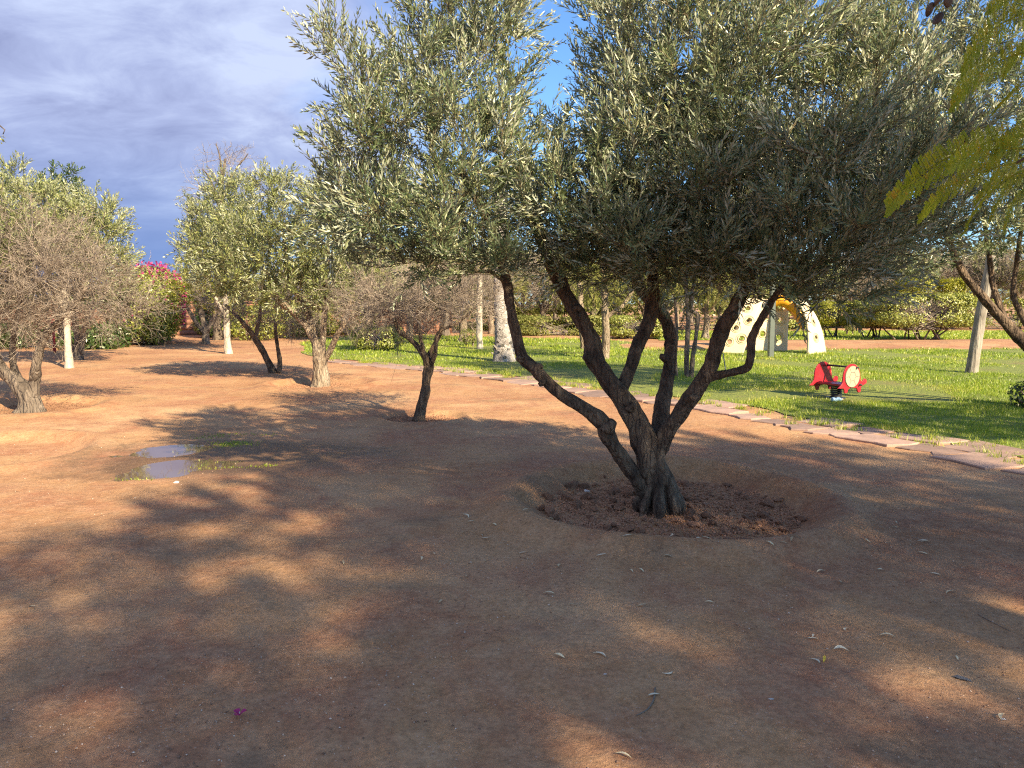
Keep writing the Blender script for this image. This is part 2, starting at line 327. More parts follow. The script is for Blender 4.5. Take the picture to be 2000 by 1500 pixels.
def proto_shoot(rng, L=0.30, pairs=9, ll=0.065, lw=0.015, ang=(30, 62), stem=0.0022, curve=0.06):
    """upright olive shoot with opposite leaves; returns verts, tris, and which verts are leaf"""
    mb = MB(); z = np.linspace(0, 1, 4); ph = rng.random() * 6.28
    ax = np.stack([curve * z ** 2 * math.cos(ph), curve * z ** 2 * math.sin(ph), L * z], -1)
    V, F = tube(ax, np.linspace(stem, stem * .4, 4), 3, cap=False)
    F = np.concatenate([F[:, [0, 1, 2]], F[:, [0, 2, 3]]]); mb.add(V, F, rnd=-1)
    az = rng.random() * 6.28
    for i in range(pairs):
        t = 0.12 + 0.88 * i / (pairs - 1); p = np.array([np.interp(t, z, ax[:, k]) for k in range(3)])
        az += math.pi / 2 + rng.normal(0, 0.35); sz = (0.75 + 0.45 * math.sin(math.pi * min(1, t * 1.05))) * (1 if t < .9 else .7)
        for s in (0, math.pi):
            if rng.random() < 0.06: continue
            a = az + s + rng.normal(0, .2); th = R(rng.uniform(*ang)) * (1.15 - 0.55 * t)
            rd = np.array([math.cos(a), math.sin(a), 0]); d = norm(rd * math.sin(th) + np.array([0, 0, 1]) * math.cos(th))
            sd = np.array([-math.sin(a), math.cos(a), 0]); tw = rng.normal(0, 0.5); nn = np.cross(sd, d); sd = norm(sd * math.cos(tw) + nn * math.sin(tw))
            mb.add(leaf(p, d, sd, ll * sz * rng.uniform(.8, 1.2), lw * rng.uniform(.8, 1.2)), LF, rnd=rng.random())
    return np.concatenate(mb.V), np.concatenate(mb.F), np.concatenate(mb.A)
def proto_bare(rng, L=0.34, k=6, r=0.0038):
    mb = MB()
    def st(p, d, l, r, dep):
        q = p + d * l * .5 + rng.normal(0, .05, 3) * l; e = p + d * l + rng.normal(0, .1, 3) * l
        V, F = tube([p, q, e], [r, r * .75, r * .4], 3, cap=False); F = np.concatenate([F[:, [0, 1, 2]], F[:, [0, 2, 3]]]); mb.add(V, F, rnd=rng.random())
        if dep:
            for i in range(k if dep == 2 else 2):
                t = rng.uniform(.2, 1); st(p + (e - p) * t, norm(d + rng.normal(0, .65, 3)), l * rng.uniform(.35, .65), r * .7, dep - 1)
    st(np.zeros(3), np.array([0, 0, 1.0]), L, r, 2)
    return np.concatenate(mb.V), np.concatenate(mb.F), np.concatenate(mb.A)
def proto_feather(rng, L=0.38, pairs=11, ll=0.085, lw=0.028, droop=0.12):
    """compound leaf, pinnae as narrow blades (off-camera and far crowns)"""
    mb = MB(); z = np.linspace(0, 1, 4); ax = np.stack([droop * z ** 2, 0 * z, L * z], -1)
    V, F = tube(ax, [.0025, .002, .0015, .0008], 3, cap=False); F = np.concatenate([F[:, [0, 1, 2]], F[:, [0, 2, 3]]]); mb.add(V, F, rnd=-1)
    for i in range(pairs):
        t = .15 + .85 * i / (pairs - 1); p = np.array([np.interp(t, z, ax[:, k]) for k in range(3)]); s = math.sin(math.pi * (0.2 + .75 * t)) + .15
        for sg in (-1, 1):
            d = norm(np.array([rng.normal(0, .15), sg, .55 + rng.normal(0, .1)])); sd = norm(np.cross(d, [1, 0, 0]))
            mb.add(leaf(p, d, sd, ll * s, lw * s, .1), LF, rnd=rng.random())
    return np.concatenate(mb.V), np.concatenate(mb.F), np.concatenate(mb.A)
def scatter(mb_leaf, mb_stem, protos, P, D, S, rng, bias=0.0):
    """place shoot prototypes: position P, axis D, scale S; stem triangles go to mb_stem"""
    P = np.asarray(P); D = norm(D); n = len(P); which = rng.integers(0, len(protos), n); roll = rng.random(n) * 6.283
    ref = np.where(np.abs(D[:, 2:3]) > 0.95, np.array([[1.0, 0, 0]]), np.array([[0, 0, 1.0]]))
    X = norm(np.cross(ref, D)); Y = np.cross(D, X); c = np.cos(roll)[:, None]; s = np.sin(roll)[:, None]
    X, Y = X * c + Y * s, Y * c - X * s
    tone = rng.normal(0, 0.10, n) + bias
    for k, (V, F, A) in enumerate(protos):
        ix = np.where(which == k)[0]
        if not len(ix): continue
        M = np.stack([X[ix], Y[ix], D[ix]], -1) * S[ix][:, None, None]
        W = np.einsum('nij,vj->nvi', M, V) + P[ix][:, None]
        nv = len(V); stemf = (A[F] < 0).all(1) if (A < 0).any() else np.zeros(len(F), bool)
        off = (np.arange(len(ix)) * nv)[:, None, None]
        Fl = (F[~stemf][None] + off).reshape(-1, 3); AA = np.clip(A[None] + tone[ix][:, None], 0, 1).ravel()
        mb_leaf.add(W.reshape(-1, 3), Fl, rnd=AA)
        if mb_stem is not None and stemf.any():
            vs = np.unique(F[stemf]); mp = np.full(nv, -1); mp[vs] = np.arange(len(vs)); Fs = mp[F[stemf]]
            mb_stem.add(W[:, vs].reshape(-1, 3), (Fs[None] + (np.arange(len(ix)) * len(vs))[:, None, None]).reshape(-1, 3), rnd=np.repeat(rng.random(len(ix)), len(vs)))
def lobe_sample(rng, lobes, n, lo, hi):
    w_ = np.array([l[3] * l[4] * l[5] for l in lobes]); w_ = w_ ** 0.8; k = rng.choice(len(lobes), n, p=w_ / w_.sum())
    Lb = np.array([l[:6] for l in lobes])[k]; d = norm(rng.normal(size=(n, 3))); r = rng.uniform(lo ** 2.2, hi ** 2.2, n) ** (1 / 2.2)
    return Lb[:, :3] + d * r[:, None] * Lb[:, 3:6], d
def grow(rng, nodes, nrad, ndir, lobes, n1, n2, ds=0.035, lift=0.5, spread=0.8, rmax=0.03, r1=0.004, sag=0.0, keep=None, sides=5, in2=0.55):
    """branches from the given limb nodes into the crown lobes; returns branch geometry and shoot places"""
    NP = np.asarray(nodes, float); NR = np.asarray(nrad, float); ND = np.asarray(ndir, float); mb = MB(); SP = []; SD = []
    for lev, n, lo, hi in ((1, n1, .12, .7), (2, n2, in2, 1.0)):
        T, out = lobe_sample(rng, lobes, n, lo, hi)
        d0 = np.linalg.norm(T[:, None] - NP[None], axis=2).min(1) if len(NP) < 4000 else np.zeros(n)
        for i in np.argsort(d0):
            t = T[i]; v = t - NP; d = np.linalg.norm(v, axis=1); cost = d + 0.7 * np.maximum(0, NP[:, 2] - t[2] + .15 * d) + 0.25 * d * (1 - (ND * v).sum(1) / (d + 1e-6))
            j = int(np.argmin(cost)); p = NP[j]; dd = d[j]
            if dd < 0.05: continue
            p1 = p + ND[j] * dd * .38; o = norm(out[i] * .6 + np.array([0, 0, lift - sag])); p2 = t - o * dd * .32
            m = max(4, int(dd / 0.09)); u = np.linspace(0, 1, m)[:, None]
            C = (1 - u) ** 3 * p + 3 * (1 - u) ** 2 * u * p1 + 3 * (1 - u) * u ** 2 * p2 + u ** 3 * t
            C[1:-1] += rng.normal(0, .012, (m - 2, 3)) * min(1, dd)
            ra = min(NR[j] * .75, (rmax if lev == 1 else rmax * .38) * min(1, .35 + dd)); rr = np.linspace(ra, max(r1 * .6, ra * .25) if lev == 1 else r1 * .5, m)
            if keep is not None and not keep(C).all(): continue
            V, F = tube(C, rr, sides if lev == 1 else 4, cap=False); mb.add(V, F, rnd=rng.random())
            tg = norm(np.gradient(C, axis=0)); NP = np.vstack([NP, C[1:]]); NR = np.concatenate([NR, rr[1:]]); ND = np.vstack([ND, tg[1:]])
            f0 = .45 if lev == 1 else .12; q = max(2, int(dd * (1 - f0) / ds)); f = rng.uniform(f0, 1, q); f[0] = 1
            idx = f * (m - 1); pts = np.stack([np.interp(idx, np.arange(m), C[:, k]) for k in range(3)], -1); tt = tg[np.clip(idx.astype(int), 0, m - 1)]
            dr = tt * .85 + norm(rng.normal(size=(q, 3))) * spread + np.array([0, 0, lift - sag]); dr[0] = tt[0] * 0.3 + tg[-1] + np.array([0, 0, (lift - sag) * .5])
            SP.append(pts); SD.append(norm(dr))
    return mb, np.vstack(SP), np.vstack(SD)
def limb_nodes(limbs, fr=0.55):
    """sample nodes from the upper part of each limb spline"""
    P = []; Q = []; D = []
    for l in limbs:
        k = int(len(l) * fr); s = l[k::3] if len(l) - k > 3 else l[k:]
        tg = norm(np.gradient(l[:, :3], axis=0))[k::3] if len(l) - k > 3 else norm(np.gradient(l[:, :3], axis=0))[k:]
        P.append(s[:, :3]); Q.append(s[:, 3]); D.append(tg)
    return np.vstack(P), np.concatenate(Q), np.vstack(D)
def make_tree(name, label, base, limbs, lobes, bark, leafm, protos, n1, n2, seed, ds=.035, lift=.5, spread=.8, scale=1.0, fr=.55, sides=12, rough=.16, step=.03, group=None, cat='tree',
              stemm='stem', sag=0.0, rmax=.03, keep=None, bare_lobes=None, bare_protos=None, nb=0, flute=.05, bias=0.0, in2=.55, bare_ds=.05, rsc=1.0):
    """limbs: list of (n,4) rows x,y,z,r in world space, the first is the trunk"""
    rng = np.random.default_rng(seed); base = np.asarray(base, float); root = thing(name, tuple(base), label, cat, group)
    S = [spline(l * [1, 1, 1, rsc], step) for l in limbs]
    for i, s in enumerate(S):
        mb = MB().add(*tube(s[:, :3], s[:, 3], sides, rough, rng, flute=flute if i == 0 else flute * .5)); obj('trunk' if i == 0 else 'limb', mb.mesh(name + '_wood', base, [MAT[bark]], True), root)
    nd = limb_nodes(S[1:] if len(S) > 1 else S, fr)
    if n2:
        mbb, P, D = grow(rng, *nd, lobes, n1, n2, ds, lift, spread, rmax=rmax, sag=sag, keep=keep, in2=in2)
        if keep is not None: k = keep(P); P = P[k]; D = D[k]
        ml = MB(); scatter(ml, mbb, protos, P, D, scale * rng.uniform(.75, 1.2, len(P)), rng, bias)
        obj('branches', mbb.mesh(name + '_branches', base, [MAT[stemm]]), root)
        tag(obj('crown', ml.mesh(name + '_crown', base, [MAT[leafm]]), root), kind='stuff')
    if nb:
        mbb, P, D = grow(rng, *nd, bare_lobes, max(8, nb // 8), nb, bare_ds, .15, 1.1, rmax=rmax * .8, keep=keep)
        scatter(mbb, None, bare_protos, P, D, rng.uniform(.7, 1.3, len(P)), rng)
        tag(obj('bare_twigs', mbb.mesh(name + '_twigs', base, [MAT['twig']]), root), kind='stuff')
    return root
prng = np.random.default_rng(77)
SH_NEAR = [proto_shoot(prng, L=prng.uniform(.24, .36), pairs=int(prng.integers(10, 15)), ll=.056, lw=.0128, ang=(24, 56)) for _ in range(8)]
SH_FAR = [proto_shoot(prng, L=prng.uniform(.26, .38), pairs=7, ll=.085, lw=.024) for _ in range(5)]
SH_BG = [proto_shoot(prng, L=prng.uniform(.3, .45), pairs=6, ll=.13, lw=.045) for _ in range(4)]
SH_WEEP = [proto_shoot(prng, L=prng.uniform(.45, .7), pairs=7, ll=.12, lw=.03, ang=(20, 45), curve=.03) for _ in range(4)]
SH_BARE = [proto_bare(prng, L=prng.uniform(.26, .42)) for _ in range(6)]
SH_BARE_BG = [proto_bare(prng, L=prng.uniform(.5, .8), k=5, r=.008) for _ in range(4)]
SH_FEATHER = [proto_feather(prng) for _ in range(4)]
SH_BROAD = [proto_shoot(prng, L=.22, pairs=5, ll=.10, lw=.05, ang=(40, 80)) for _ in range(4)]
def lobe(px, py, Y, rx, ry, rz): c = at(px, py, Y); return (c[0], c[1], c[2], rx, ry, rz)
def lim(*rows): # rows: px, py, Y, radius px
    return np.array([[*at(a, b, Y), px2m(r, Y)] for a, b, Y, r in rows])
# ================================================================== SETTING: ground, lawns, path
PATH_OUT = np.array([gp(x, y)[:2] for x, y in ((545, 697), (640, 708), (760, 719), (850, 728), (1000, 748), (1130, 769), (1290, 790), (1420, 812), (1540, 838), (1700, 866), (1800, 886), (1890, 908), (2000, 930), (2150, 962))])
def path_y(x): return np.interp(x, PATH_OUT[:, 0], PATH_OUT[:, 1])
MAIN = gp(1306, 978)                       # centre of the big basin
BASINS = [(MAIN[0], MAIN[1], 1.08, .065, .095), (*gp(822, 814)[:2], .55, .04, .03), (*gp(60, 795)[:2], .9, .06, .045), (*gp(625, 750)[:2], .9, .05, .05), (*gp(-40, 880)[:2], 1.0, .07, .05)]
PUDB = [(*gp(345, 876)[:2], .36, .34), (*gp(358, 907)[:2], .42, .26), (*gp(300, 925)[:2], .30, .16)]
PUDC = gp(335, 897); PUDZ = -.012
def hgt(x, y):
    x = np.asarray(x, float); y = np.asarray(y, float)
    mask = np.clip((path_y(x) - .15 - y) / 1.2, 0, 1); mask = np.where(x < -7.6, 1, mask)
    far = np.clip((60 - y) / 30, 0, 1)
    h = (fbm(x, y, 4, .35) * .022 + fbm(x + 31, y, 3, 2.6) * .005) * mask * far
    for bx, by, r, dep, rim in BASINS:
        d = np.hypot(x - bx, y - by) * (1 + .06 * vn1(np.arctan2(y - by, x - bx) * 1.5 + 9, 0 * x + bx)) ; q = d / r
        h = h + rim * np.exp(-((q - 1.17) / .15) ** 2) - dep * (1 / (1 + np.exp((q - .98) * 30)))
    pq = np.hypot((x - PUDC[0]) / 1.15, (y - PUDC[1]) / 1.15); wq = 1 / (1 + np.exp((pq - 1) * 9)); ph_ = PUDZ + .0068 + .0062 * fbm(x * 2.6 + 4, y * 2.6 + 1, 4)
    for bx, by, rx, ry in PUDB: ph_ = ph_ - .016 * np.exp(-(np.hypot((x - bx) / rx, (y - by) / ry) / 1.0) ** 4)
    h = h * (1 - wq) + ph_ * wq
    # low soil bank beyond the lawn on the right
    h = h + .16 * np.exp(-((y - 27.5 - .12 * (x - 10)) / 1.6) ** 2) * np.clip((x - 3.5) / 3, 0, 1) * (1 + .4 * vn2(x * .6, y * .6))
    return h
def graded(lo, hi, step, far, g=1.16):
    a = list(np.arange(lo, hi + step / 2, step)); s = step
    while a[-1] < far: s = min(s * g, 40); a.append(a[-1] + s)
    s = step; b = []
    p = lo
    while p > -far: s = min(s * g, 40); p -= s; b.append(p)
    return np.array(b[::-1] + a)
gx = graded(-6.5, 6.0, .06, 500, 1.13); gy = graded(1.2, 12.0, .06, 500, 1.09)
X, Y = np.meshgrid(gx, gy, indexing='ij'); Z = hgt(X, Y); nx, ny = X.shape
gi = (np.arange(nx - 1)[:, None] * ny + np.arange(ny - 1)[None]).ravel()
gm = MB().add(np.stack([X, Y, Z], -1).reshape(-1, 3), np.stack([gi, gi + ny, gi + ny + 1, gi + 1], -1))
ground = tag(obj('ground', gm.mesh('ground', mats=[MAT['soil']], smooth=True)), kind='structure')
# --- lawns
rl = np.random.default_rng(5)
def lawn(name, poly, z):
    P = []
    for a, b in zip(poly, np.roll(poly, -1, 0)):
        m = max(2, int(np.linalg.norm(b - a) / .35)); P += [a + (b - a) * t for t in np.linspace(0, 1, m, endpoint=False)]
    P = np.array(P); P = P + np.stack([fbm(P[:, 0], P[:, 1], 3, .9), fbm(P[:, 1] + 50, P[:, 0], 3, .9)], -1) * .16
    bm = bmesh.new(); f = bm.faces.new([bm.verts.new((*p, z)) for p in P]); bmesh.ops.triangulate(bm, faces=[f])
    bmesh.ops.recalc_face_normals(bm, faces=bm.faces[:]); me = bpy.data.meshes.new(name); bm.to_mesh(me); bm.free(); me.materials.append(MAT['lawn'])
    if me.polygons[0].normal.z < 0: me.flip_normals()
    return tag(obj(name, me), kind='structure'), P
off = np.gradient(PATH_OUT, axis=0); nrm = norm(np.stack([-off[:, 1], off[:, 0]], -1)); nrm *= np.sign(nrm[:, 1:2])
PATH_IN = PATH_OUT + nrm * .85
L1, LP1 = lawn('lawn', np.vstack([PATH_IN, [[16, 7.5], [24, 14], [26, 25.2], [14, 25.6], [8, 25.2], [5.5, 26.5], [4.2, 31], [-4, 36], [-7.5, 36], [-8.0, 29]]]), .012)
L2, LP2 = lawn('lawn', np.array([[6, 31], [34, 33], [40, 40], [30, 42], [7, 41]]), .012)
def inpoly(x, y, P):
    r = np.zeros(len(x), bool)
    for (x0, y0), (x1, y1) in zip(P, np.roll(P, -1, 0)):
        c = ((y0 > y) != (y1 > y)); xx = (x1 - x0) * (y - y0) / (y1 - y0 + 1e-12) + x0; r ^= c & (x < xx)
    return r
def blades(x, y, h, wd, rng, tone, z=.008):
    n = len(x); a = rng.random(n) * 6.283; lean = rng.uniform(.1, .75, n); b = rng.random(n) * 6.283
    B = np.stack([x, y, np.full(n, z)], -1); s = np.stack([np.cos(a), np.sin(a), 0 * a], -1) * (wd / 2)[:, None]
    tip = B + np.stack([np.cos(b) * lean * h, np.sin(b) * lean * h, h], -1)
    V = np.stack([B - s, B + s, tip], 1).reshape(-1, 3); return V, np.arange(3 * n).reshape(-1, 3), np.repeat(np.clip(tone, 0, 1), 3)
gb = MB()
for d0, d1, dens, bw, bh in ((6.5, 10, 3000, .0065, .042), (10, 14, 1700, .009, .046), (14, 20, 700, .014, .05), (20, 28, 250, .024, .06), (28, 37, 90, .04, .08)):
    W = 0.72 * d1 + .6; n = int(dens * (2 * W) * (d1 - d0)); x = rl.uniform(-W, W, n); y = rl.uniform(d0, d1, n)
    k = (np.abs(x) < .70 * y + .5) & (y > path_y(x)); x, y = x[k], y[k]; k = inpoly(x, y, LP1); x, y = x[k], y[k]
    cl = fbm(x, y, 3, 1.3); bald = fbm(x + 20, y + 5, 4, .45) * 1.25
    k = (rl.random(len(x)) < np.clip(.85 + cl * .5, .1, 1)) & (bald < .55 + rl.normal(0, .12, len(x))); x, y, cl, bald = x[k], y[k], cl[k], bald[k]
    edge = np.clip((y - path_y(x) - .9) / 1.3, 0, 1); k = rl.random(len(x)) < .25 + .75 * edge; x, y, cl, bald, edge = x[k], y[k], cl[k], bald[k], edge[k]
    n = len(x); gb.add(*(lambda V, F, A: (V, F))(*blades(x, y, bh * rl.uniform(.5, 1.3, n) * (1 + .5 * cl), bw * rl.uniform(.7, 1.3, n), rl, 0 * x)), rnd=np.repeat(np.clip(.42 + .25 * cl + .45 * np.clip(bald, 0, 1) + rl.normal(0, .16, n) + .2 * (1 - edge), 0, 1), 3))
tag(obj('grass', gb.mesh('grass', mats=[MAT['grass']])), 'short bright green grass covering the lawn', 'grass', kind='stuff')
x = rl.uniform(6, 34, 30000); y = rl.uniform(31, 41, 30000); k = inpoly(x, y, LP2); x, y = x[k], y[k]
V, F, A = blades(x, y, rl.uniform(.05, .11, len(x)), rl.uniform(.04, .06, len(x)), rl, rl.uniform(.3, 1, len(x)))
tag(obj('grass', MB().add(V, F, rnd=A).mesh('grass_far', mats=[MAT['grass']])), 'yellowish far grass strip behind the soil bank', 'grass', kind='stuff')
# --- flagstone path
pathroot = tag(bpy.data.objects.new('path', None), kind='structure'); COL.objects.link(pathroot)
seg = np.concatenate([[0], np.cumsum(np.linalg.norm(np.diff(PATH_OUT, axis=0), axis=1))])
def on_path(s, q):
    p = np.array([np.interp(s, seg, PATH_OUT[:, k]) for k in (0, 1)]); m = np.array([np.interp(s, seg, nrm[:, k]) for k in (0, 1)]); return p + norm(m) * q
def stone(poly, z0, h, rng, mat, name, parent, tilt=.02):
    c = poly.mean(0); tl = rng.normal(0, tilt, 2); bm = bmesh.new(); vs = []
    for p in poly: vs.append(bm.verts.new((p[0] - c[0], p[1] - c[1], z0 + h + (p - c) @ tl + rng.normal(0, .003))))
    f = bm.faces.new(vs); r = bmesh.ops.extrude_face_region(bm, geom=[f]); nv = [v for v in r['geom'] if isinstance(v, bmesh.types.BMVert)]
    for v in nv: v.co.z = -.05; v.co.x *= 1.0; v.co.y *= 1.0
    bmesh.ops.recalc_face_normals(bm, faces=bm.faces[:])
    top = [e for e in bm.edges if all(v.co.z > -.02 for v in e.verts)]
    bmesh.ops.bevel(bm, geom=top, offset=.008, segments=1, affect='EDGES')
    me = bpy.data.meshes.new(name); bm.to_mesh(me); bm.free(); me.materials.append(mat)
    return obj(name, me, parent, (c[0], c[1], 0))
rs = np.random.default_rng(11); tuft = []
for row, (q0, q1, l0, l1) in enumerate(((.0, .50, .35, .95), (.54, 1.05, .3, .8))):
    s = 2.0
    while s < seg[-1] - .1:
        Ls = rs.uniform(l0, l1) * 1; wob = [rs.normal(0, .065) for _ in range(4)]
        if not (row == 1 and rs.random() < .22):
            a0, a1 = s + .02, s + Ls - .02; qa, qb = q0 + wob[0], q1 + wob[1]
            pts = []
            for t in np.linspace(0, 1, 4)[:-1]: pts.append(on_path(a0 + (a1 - a0) * t, qa + (wob[2] if t > .4 else 0) + rs.normal(0, .02)))
            for t in np.linspace(0, 1, 3)[:-1]: pts.append(on_path(a1 + rs.normal(0, .03), qa + (qb - qa) * t))
            for t in np.linspace(0, 1, 4)[:-1]: pts.append(on_path(a1 + (a0 - a1) * t, qb + rs.normal(0, .025)))
            for t in np.linspace(0, 1, 3)[:-1]: pts.append(on_path(a0 + rs.normal(0, .03), qb + (qa - qb) * t))
            stone(np.array(pts), .0, rs.uniform(.010, .026) if row == 0 else rs.uniform(.010, .018), rs, MAT['flag'], 'flagstone', pathroot)
        tuft.append((s, q1 + .03)); s += Ls
# tufts of grass growing in the joints of the path
tx = []; ty = []
for s, q in tuft:
    for _ in range(rs.integers(2, 6)):
        c = on_path(s + rs.normal(0, .25), q + rs.normal(.02, .12)); m = rs.integers(12, 45); tx.append(c[0] + rs.normal(0, .045, m)); ty.append(c[1] + rs.normal(0, .035, m))
tx = np.concatenate(tx); ty = np.concatenate(ty); V, F, A = blades(tx, ty, rs.uniform(.04, .10, len(tx)), rs.uniform(.006, .010, len(tx)), rs, rs.uniform(.2, 1, len(tx)))
tag(obj('grass', MB().add(V, F, rnd=A).mesh('joint_grass', mats=[MAT['grass']])), 'thin grass tufts in the joints of the flagstones', 'grass', kind='stuff')
# --- puddles and the weeds in them
th = np.linspace(0, 2 * np.pi, 48, endpoint=False); ring = np.stack([PUDC[0] + .92 * np.cos(th), PUDC[1] + .92 * np.sin(th), np.full(48, PUDZ)], -1); i_ = np.arange(48)
tag(obj('water', MB().add(np.vstack([[[PUDC[0], PUDC[1], PUDZ]], ring]), np.stack([0 * i_, 1 + i_, 1 + (i_ + 1) % 48], -1)).mesh('water', mats=[MAT['water']])), kind='structure')
wx = []; wy = []
for px, py, sx, sy, n in ((450, 866, .13, .10, 420), (415, 850, .12, .10, 110), (470, 846, .3, .05, 110), (395, 905, .06, .12, 110), (440, 912, .2, .03, 60), (520, 908, .05, .04, 60), (268, 934, .12, .05, 60)):
    c = gp(px, py); wx.append(c[0] + rl.normal(0, sx, n)); wy.append(c[1] + rl.normal(0, sy, n))
wx = np.concatenate(wx); wy = np.concatenate(wy); V, F, A = blades(wx, wy, rl.uniform(.006, .022, len(wx)), rl.uniform(.006, .014, len(wx)), rl, rl.uniform(.2, .9, len(wx)), 0.0); V[:, 2] += hgt(V[:, 0], V[:, 1])
tag(obj('weeds', MB().add(V, F, rnd=A).mesh('weeds', mats=[MAT['grass']])), 'low green weeds around the shallow puddle', 'weeds', kind='stuff')
# ================================================================== MAIN OLIVE TREE
TB = gp(1287, 992, -.06); Y0 = TB[1]
trunk = lim((1290, 1010, Y0, 54), (1289, 992, Y0, 43), (1287, 970, Y0, 37), (1281, 940, Y0, 33), (1274, 905, Y0, 32), (1264, 870, Y0, 31), (1246, 830, Y0 + .02, 25), (1222, 790, Y0 + .05, 24), (1196, 755, Y0 + .08, 22), (1172, 722, Y0 + .1, 21), (1160, 700, Y0 + .12, 22), (1150, 655, Y0 + .14, 17), (1120, 600, Y0 + .15, 17), (1088, 540, Y0 + .18, 15), (1050, 440, Y0 + .2, 12), (1020, 320, Y0 + .2, 9))
limA = lim((1262, 965, Y0, 20), (1240, 930, Y0 - .04, 19), (1212, 890, Y0 - .1, 17), (1188, 855, Y0 - .16, 18), (1180, 828, Y0 - .18, 18), (1150, 803, Y0 - .2, 15), (1110, 778, Y0 - .22, 14), (1075, 752, Y0 - .22, 13), (1045, 722, Y0 - .22, 14), (1020, 697, Y0 - .2, 12), (1008, 655, Y0 - .18, 11), (996, 600, Y0 - .15, 11), (988, 545, Y0 - .12, 11), (960, 450, Y0 - .1, 9), (900, 330, Y0 - .1, 7))
limB2 = lim((1212, 775, Y0 + .06, 14), (1222, 740, Y0 + .12, 14), (1244, 680, Y0 + .2, 14), (1272, 612, Y0 + .28, 15), (1274, 540, Y0 + .32, 13), (1260, 440, Y0 + .4, 11), (1230, 300, Y0 + .45, 8))
limC = lim((1276, 880, Y0 + .04, 18), (1290, 820, Y0 + .14, 17), (1300, 760, Y0 + .26, 15), (1310, 690, Y0 + .4, 14), (1310, 655, Y0 + .46, 13), (1296, 620, Y0 + .5, 13), (1276, 595, Y0 + .5, 12), (1245, 550, Y0 + .6, 10), (1220, 440, Y0 + .8, 8), (1180, 300, Y0 + .95, 6))
limD = lim((1278, 890, Y0, 20), (1300, 850, Y0 - .05, 19), (1328, 808, Y0 - .12, 18), (1360, 762, Y0 - .2, 18), (1388, 718, Y0 - .26, 17), (1408, 650, Y0 - .34, 16), (1446, 580, Y0 - .42, 15), (1490, 490, Y0 - .5, 12), (1540, 380, Y0 - .55, 9), (1590, 250, Y0 - .55, 7))
limE = lim((1376, 740, Y0 - .24, 10), (1400, 734, Y0 - .28, 9), (1435, 726, Y0 - .36, 9), (1460, 716, Y0 - .42, 9), (1466, 690, Y0 - .45, 9), (1470, 655, Y0 - .47, 9), (1494, 612, Y0 - .52, 8), (1540, 540, Y0 - .6, 7), (1620, 450, Y0 - .7, 6))
main_lobes = [lobe(850, 350, 5.65, .80, .85, .62), lobe(800, 455, 5.5, .62, .7, .30), lobe(915, 170, 5.75, .50, .6, .58), lobe(745, 250, 5.55, .30, .35, .36), lobe(960, 470, 5.6, .5, .8, .25),
              lobe(1190, 380, 5.9, .70, 1.0, .62), lobe(1335, 120, 6.0, .80, 1.0, .85), lobe(1330, 330, 5.5, .7, .8, .75), lobe(1240, 480, 5.6, .6, .8, .26), lobe(1480, 200, 5.5, .8, .9, .8),
              lobe(1560, 400, 5.15, .85, .85, .60), lobe(1680, 260, 5.3, .75, .8, .65), lobe(1720, 420, 5.15, .45, .6, .42), lobe(1560, 520, 5.2, .55, .6, .22), lobe(1400, 500, 5.4, .45, .6, .24), lobe(760, 500, 5.6, .38, .5, .16), lobe(890, 515, 5.6, .45, .6, .14), lobe(1040, 525, 5.8, .45, .6, .14), lobe(1180, 520, 6.1, .5, .7, .16), lobe(1320, 535, 5.9, .5, .7, .16), lobe(1460, 545, 5.5, .4, .5, .14), lobe(1600, 560, 5.2, .45, .5, .14), lobe(1100, 420, 5.7, .4, .6, .35), lobe(720, 390, 5.6, .33, .5, .40), lobe(770, 180, 5.6, .33, .4, .38), lobe(965, 50, 5.9, .30, .5, .45), lobe(650, 120, 5.5, .12, .2, .30), lobe(870, 60, 5.8, .3, .4, .4), lobe(1500, 550, 5.3, .45, .5, .12), lobe(1630, 555, 5.2, .4, .5, .12), lobe(1500, 430, 6.2, .9, .6, .45), lobe(1680, 400, 5.9, .7, .6, .5), lobe(1330, 440, 6.5, .8, .6, .4)]
main_tree = make_tree('olive_tree', 'large multi-stemmed olive tree in the ring-shaped soil basin', (TB[0], TB[1], -.06), [trunk, limA, limB2, limC, limD, limE], main_lobes, 'bark_olive', 'olive', SH_NEAR, 230, 1500, 21, ds=.0225, lift=.6, spread=.7, fr=.6, sides=22, rough=.2, step=.018, flute=.08, rsc=.86)
rk = np.random.default_rng(12); mo = np.array(main_tree.location)
for a in (-2.5, -1.6, -.75, .05, .9, 2.2, 3.0):
    a += rk.normal(0, .12); d = np.array([math.cos(a), math.sin(a), 0]); L = rk.uniform(.13, .19); r0 = rk.uniform(.030, .046)
    s = spline(np.array([[*(d * .07 + [0, 0, .26]), r0 * .8], [*(d * .115 + [0, 0, .13]), r0], [*(d * .165 + [0, 0, .035]), r0 * 1.05], [*(d * L + [0, 0, -.035]), r0 * .7], [*(d * (L + .1) + [0, 0, -.09]), r0 * .4]]), .015)
    obj('root', MB().add(*tube(s[:, :3], s[:, 3], 14, .22, rk)).mesh('root', mats=[MAT['bark_olive']], smooth=True), main_tree)
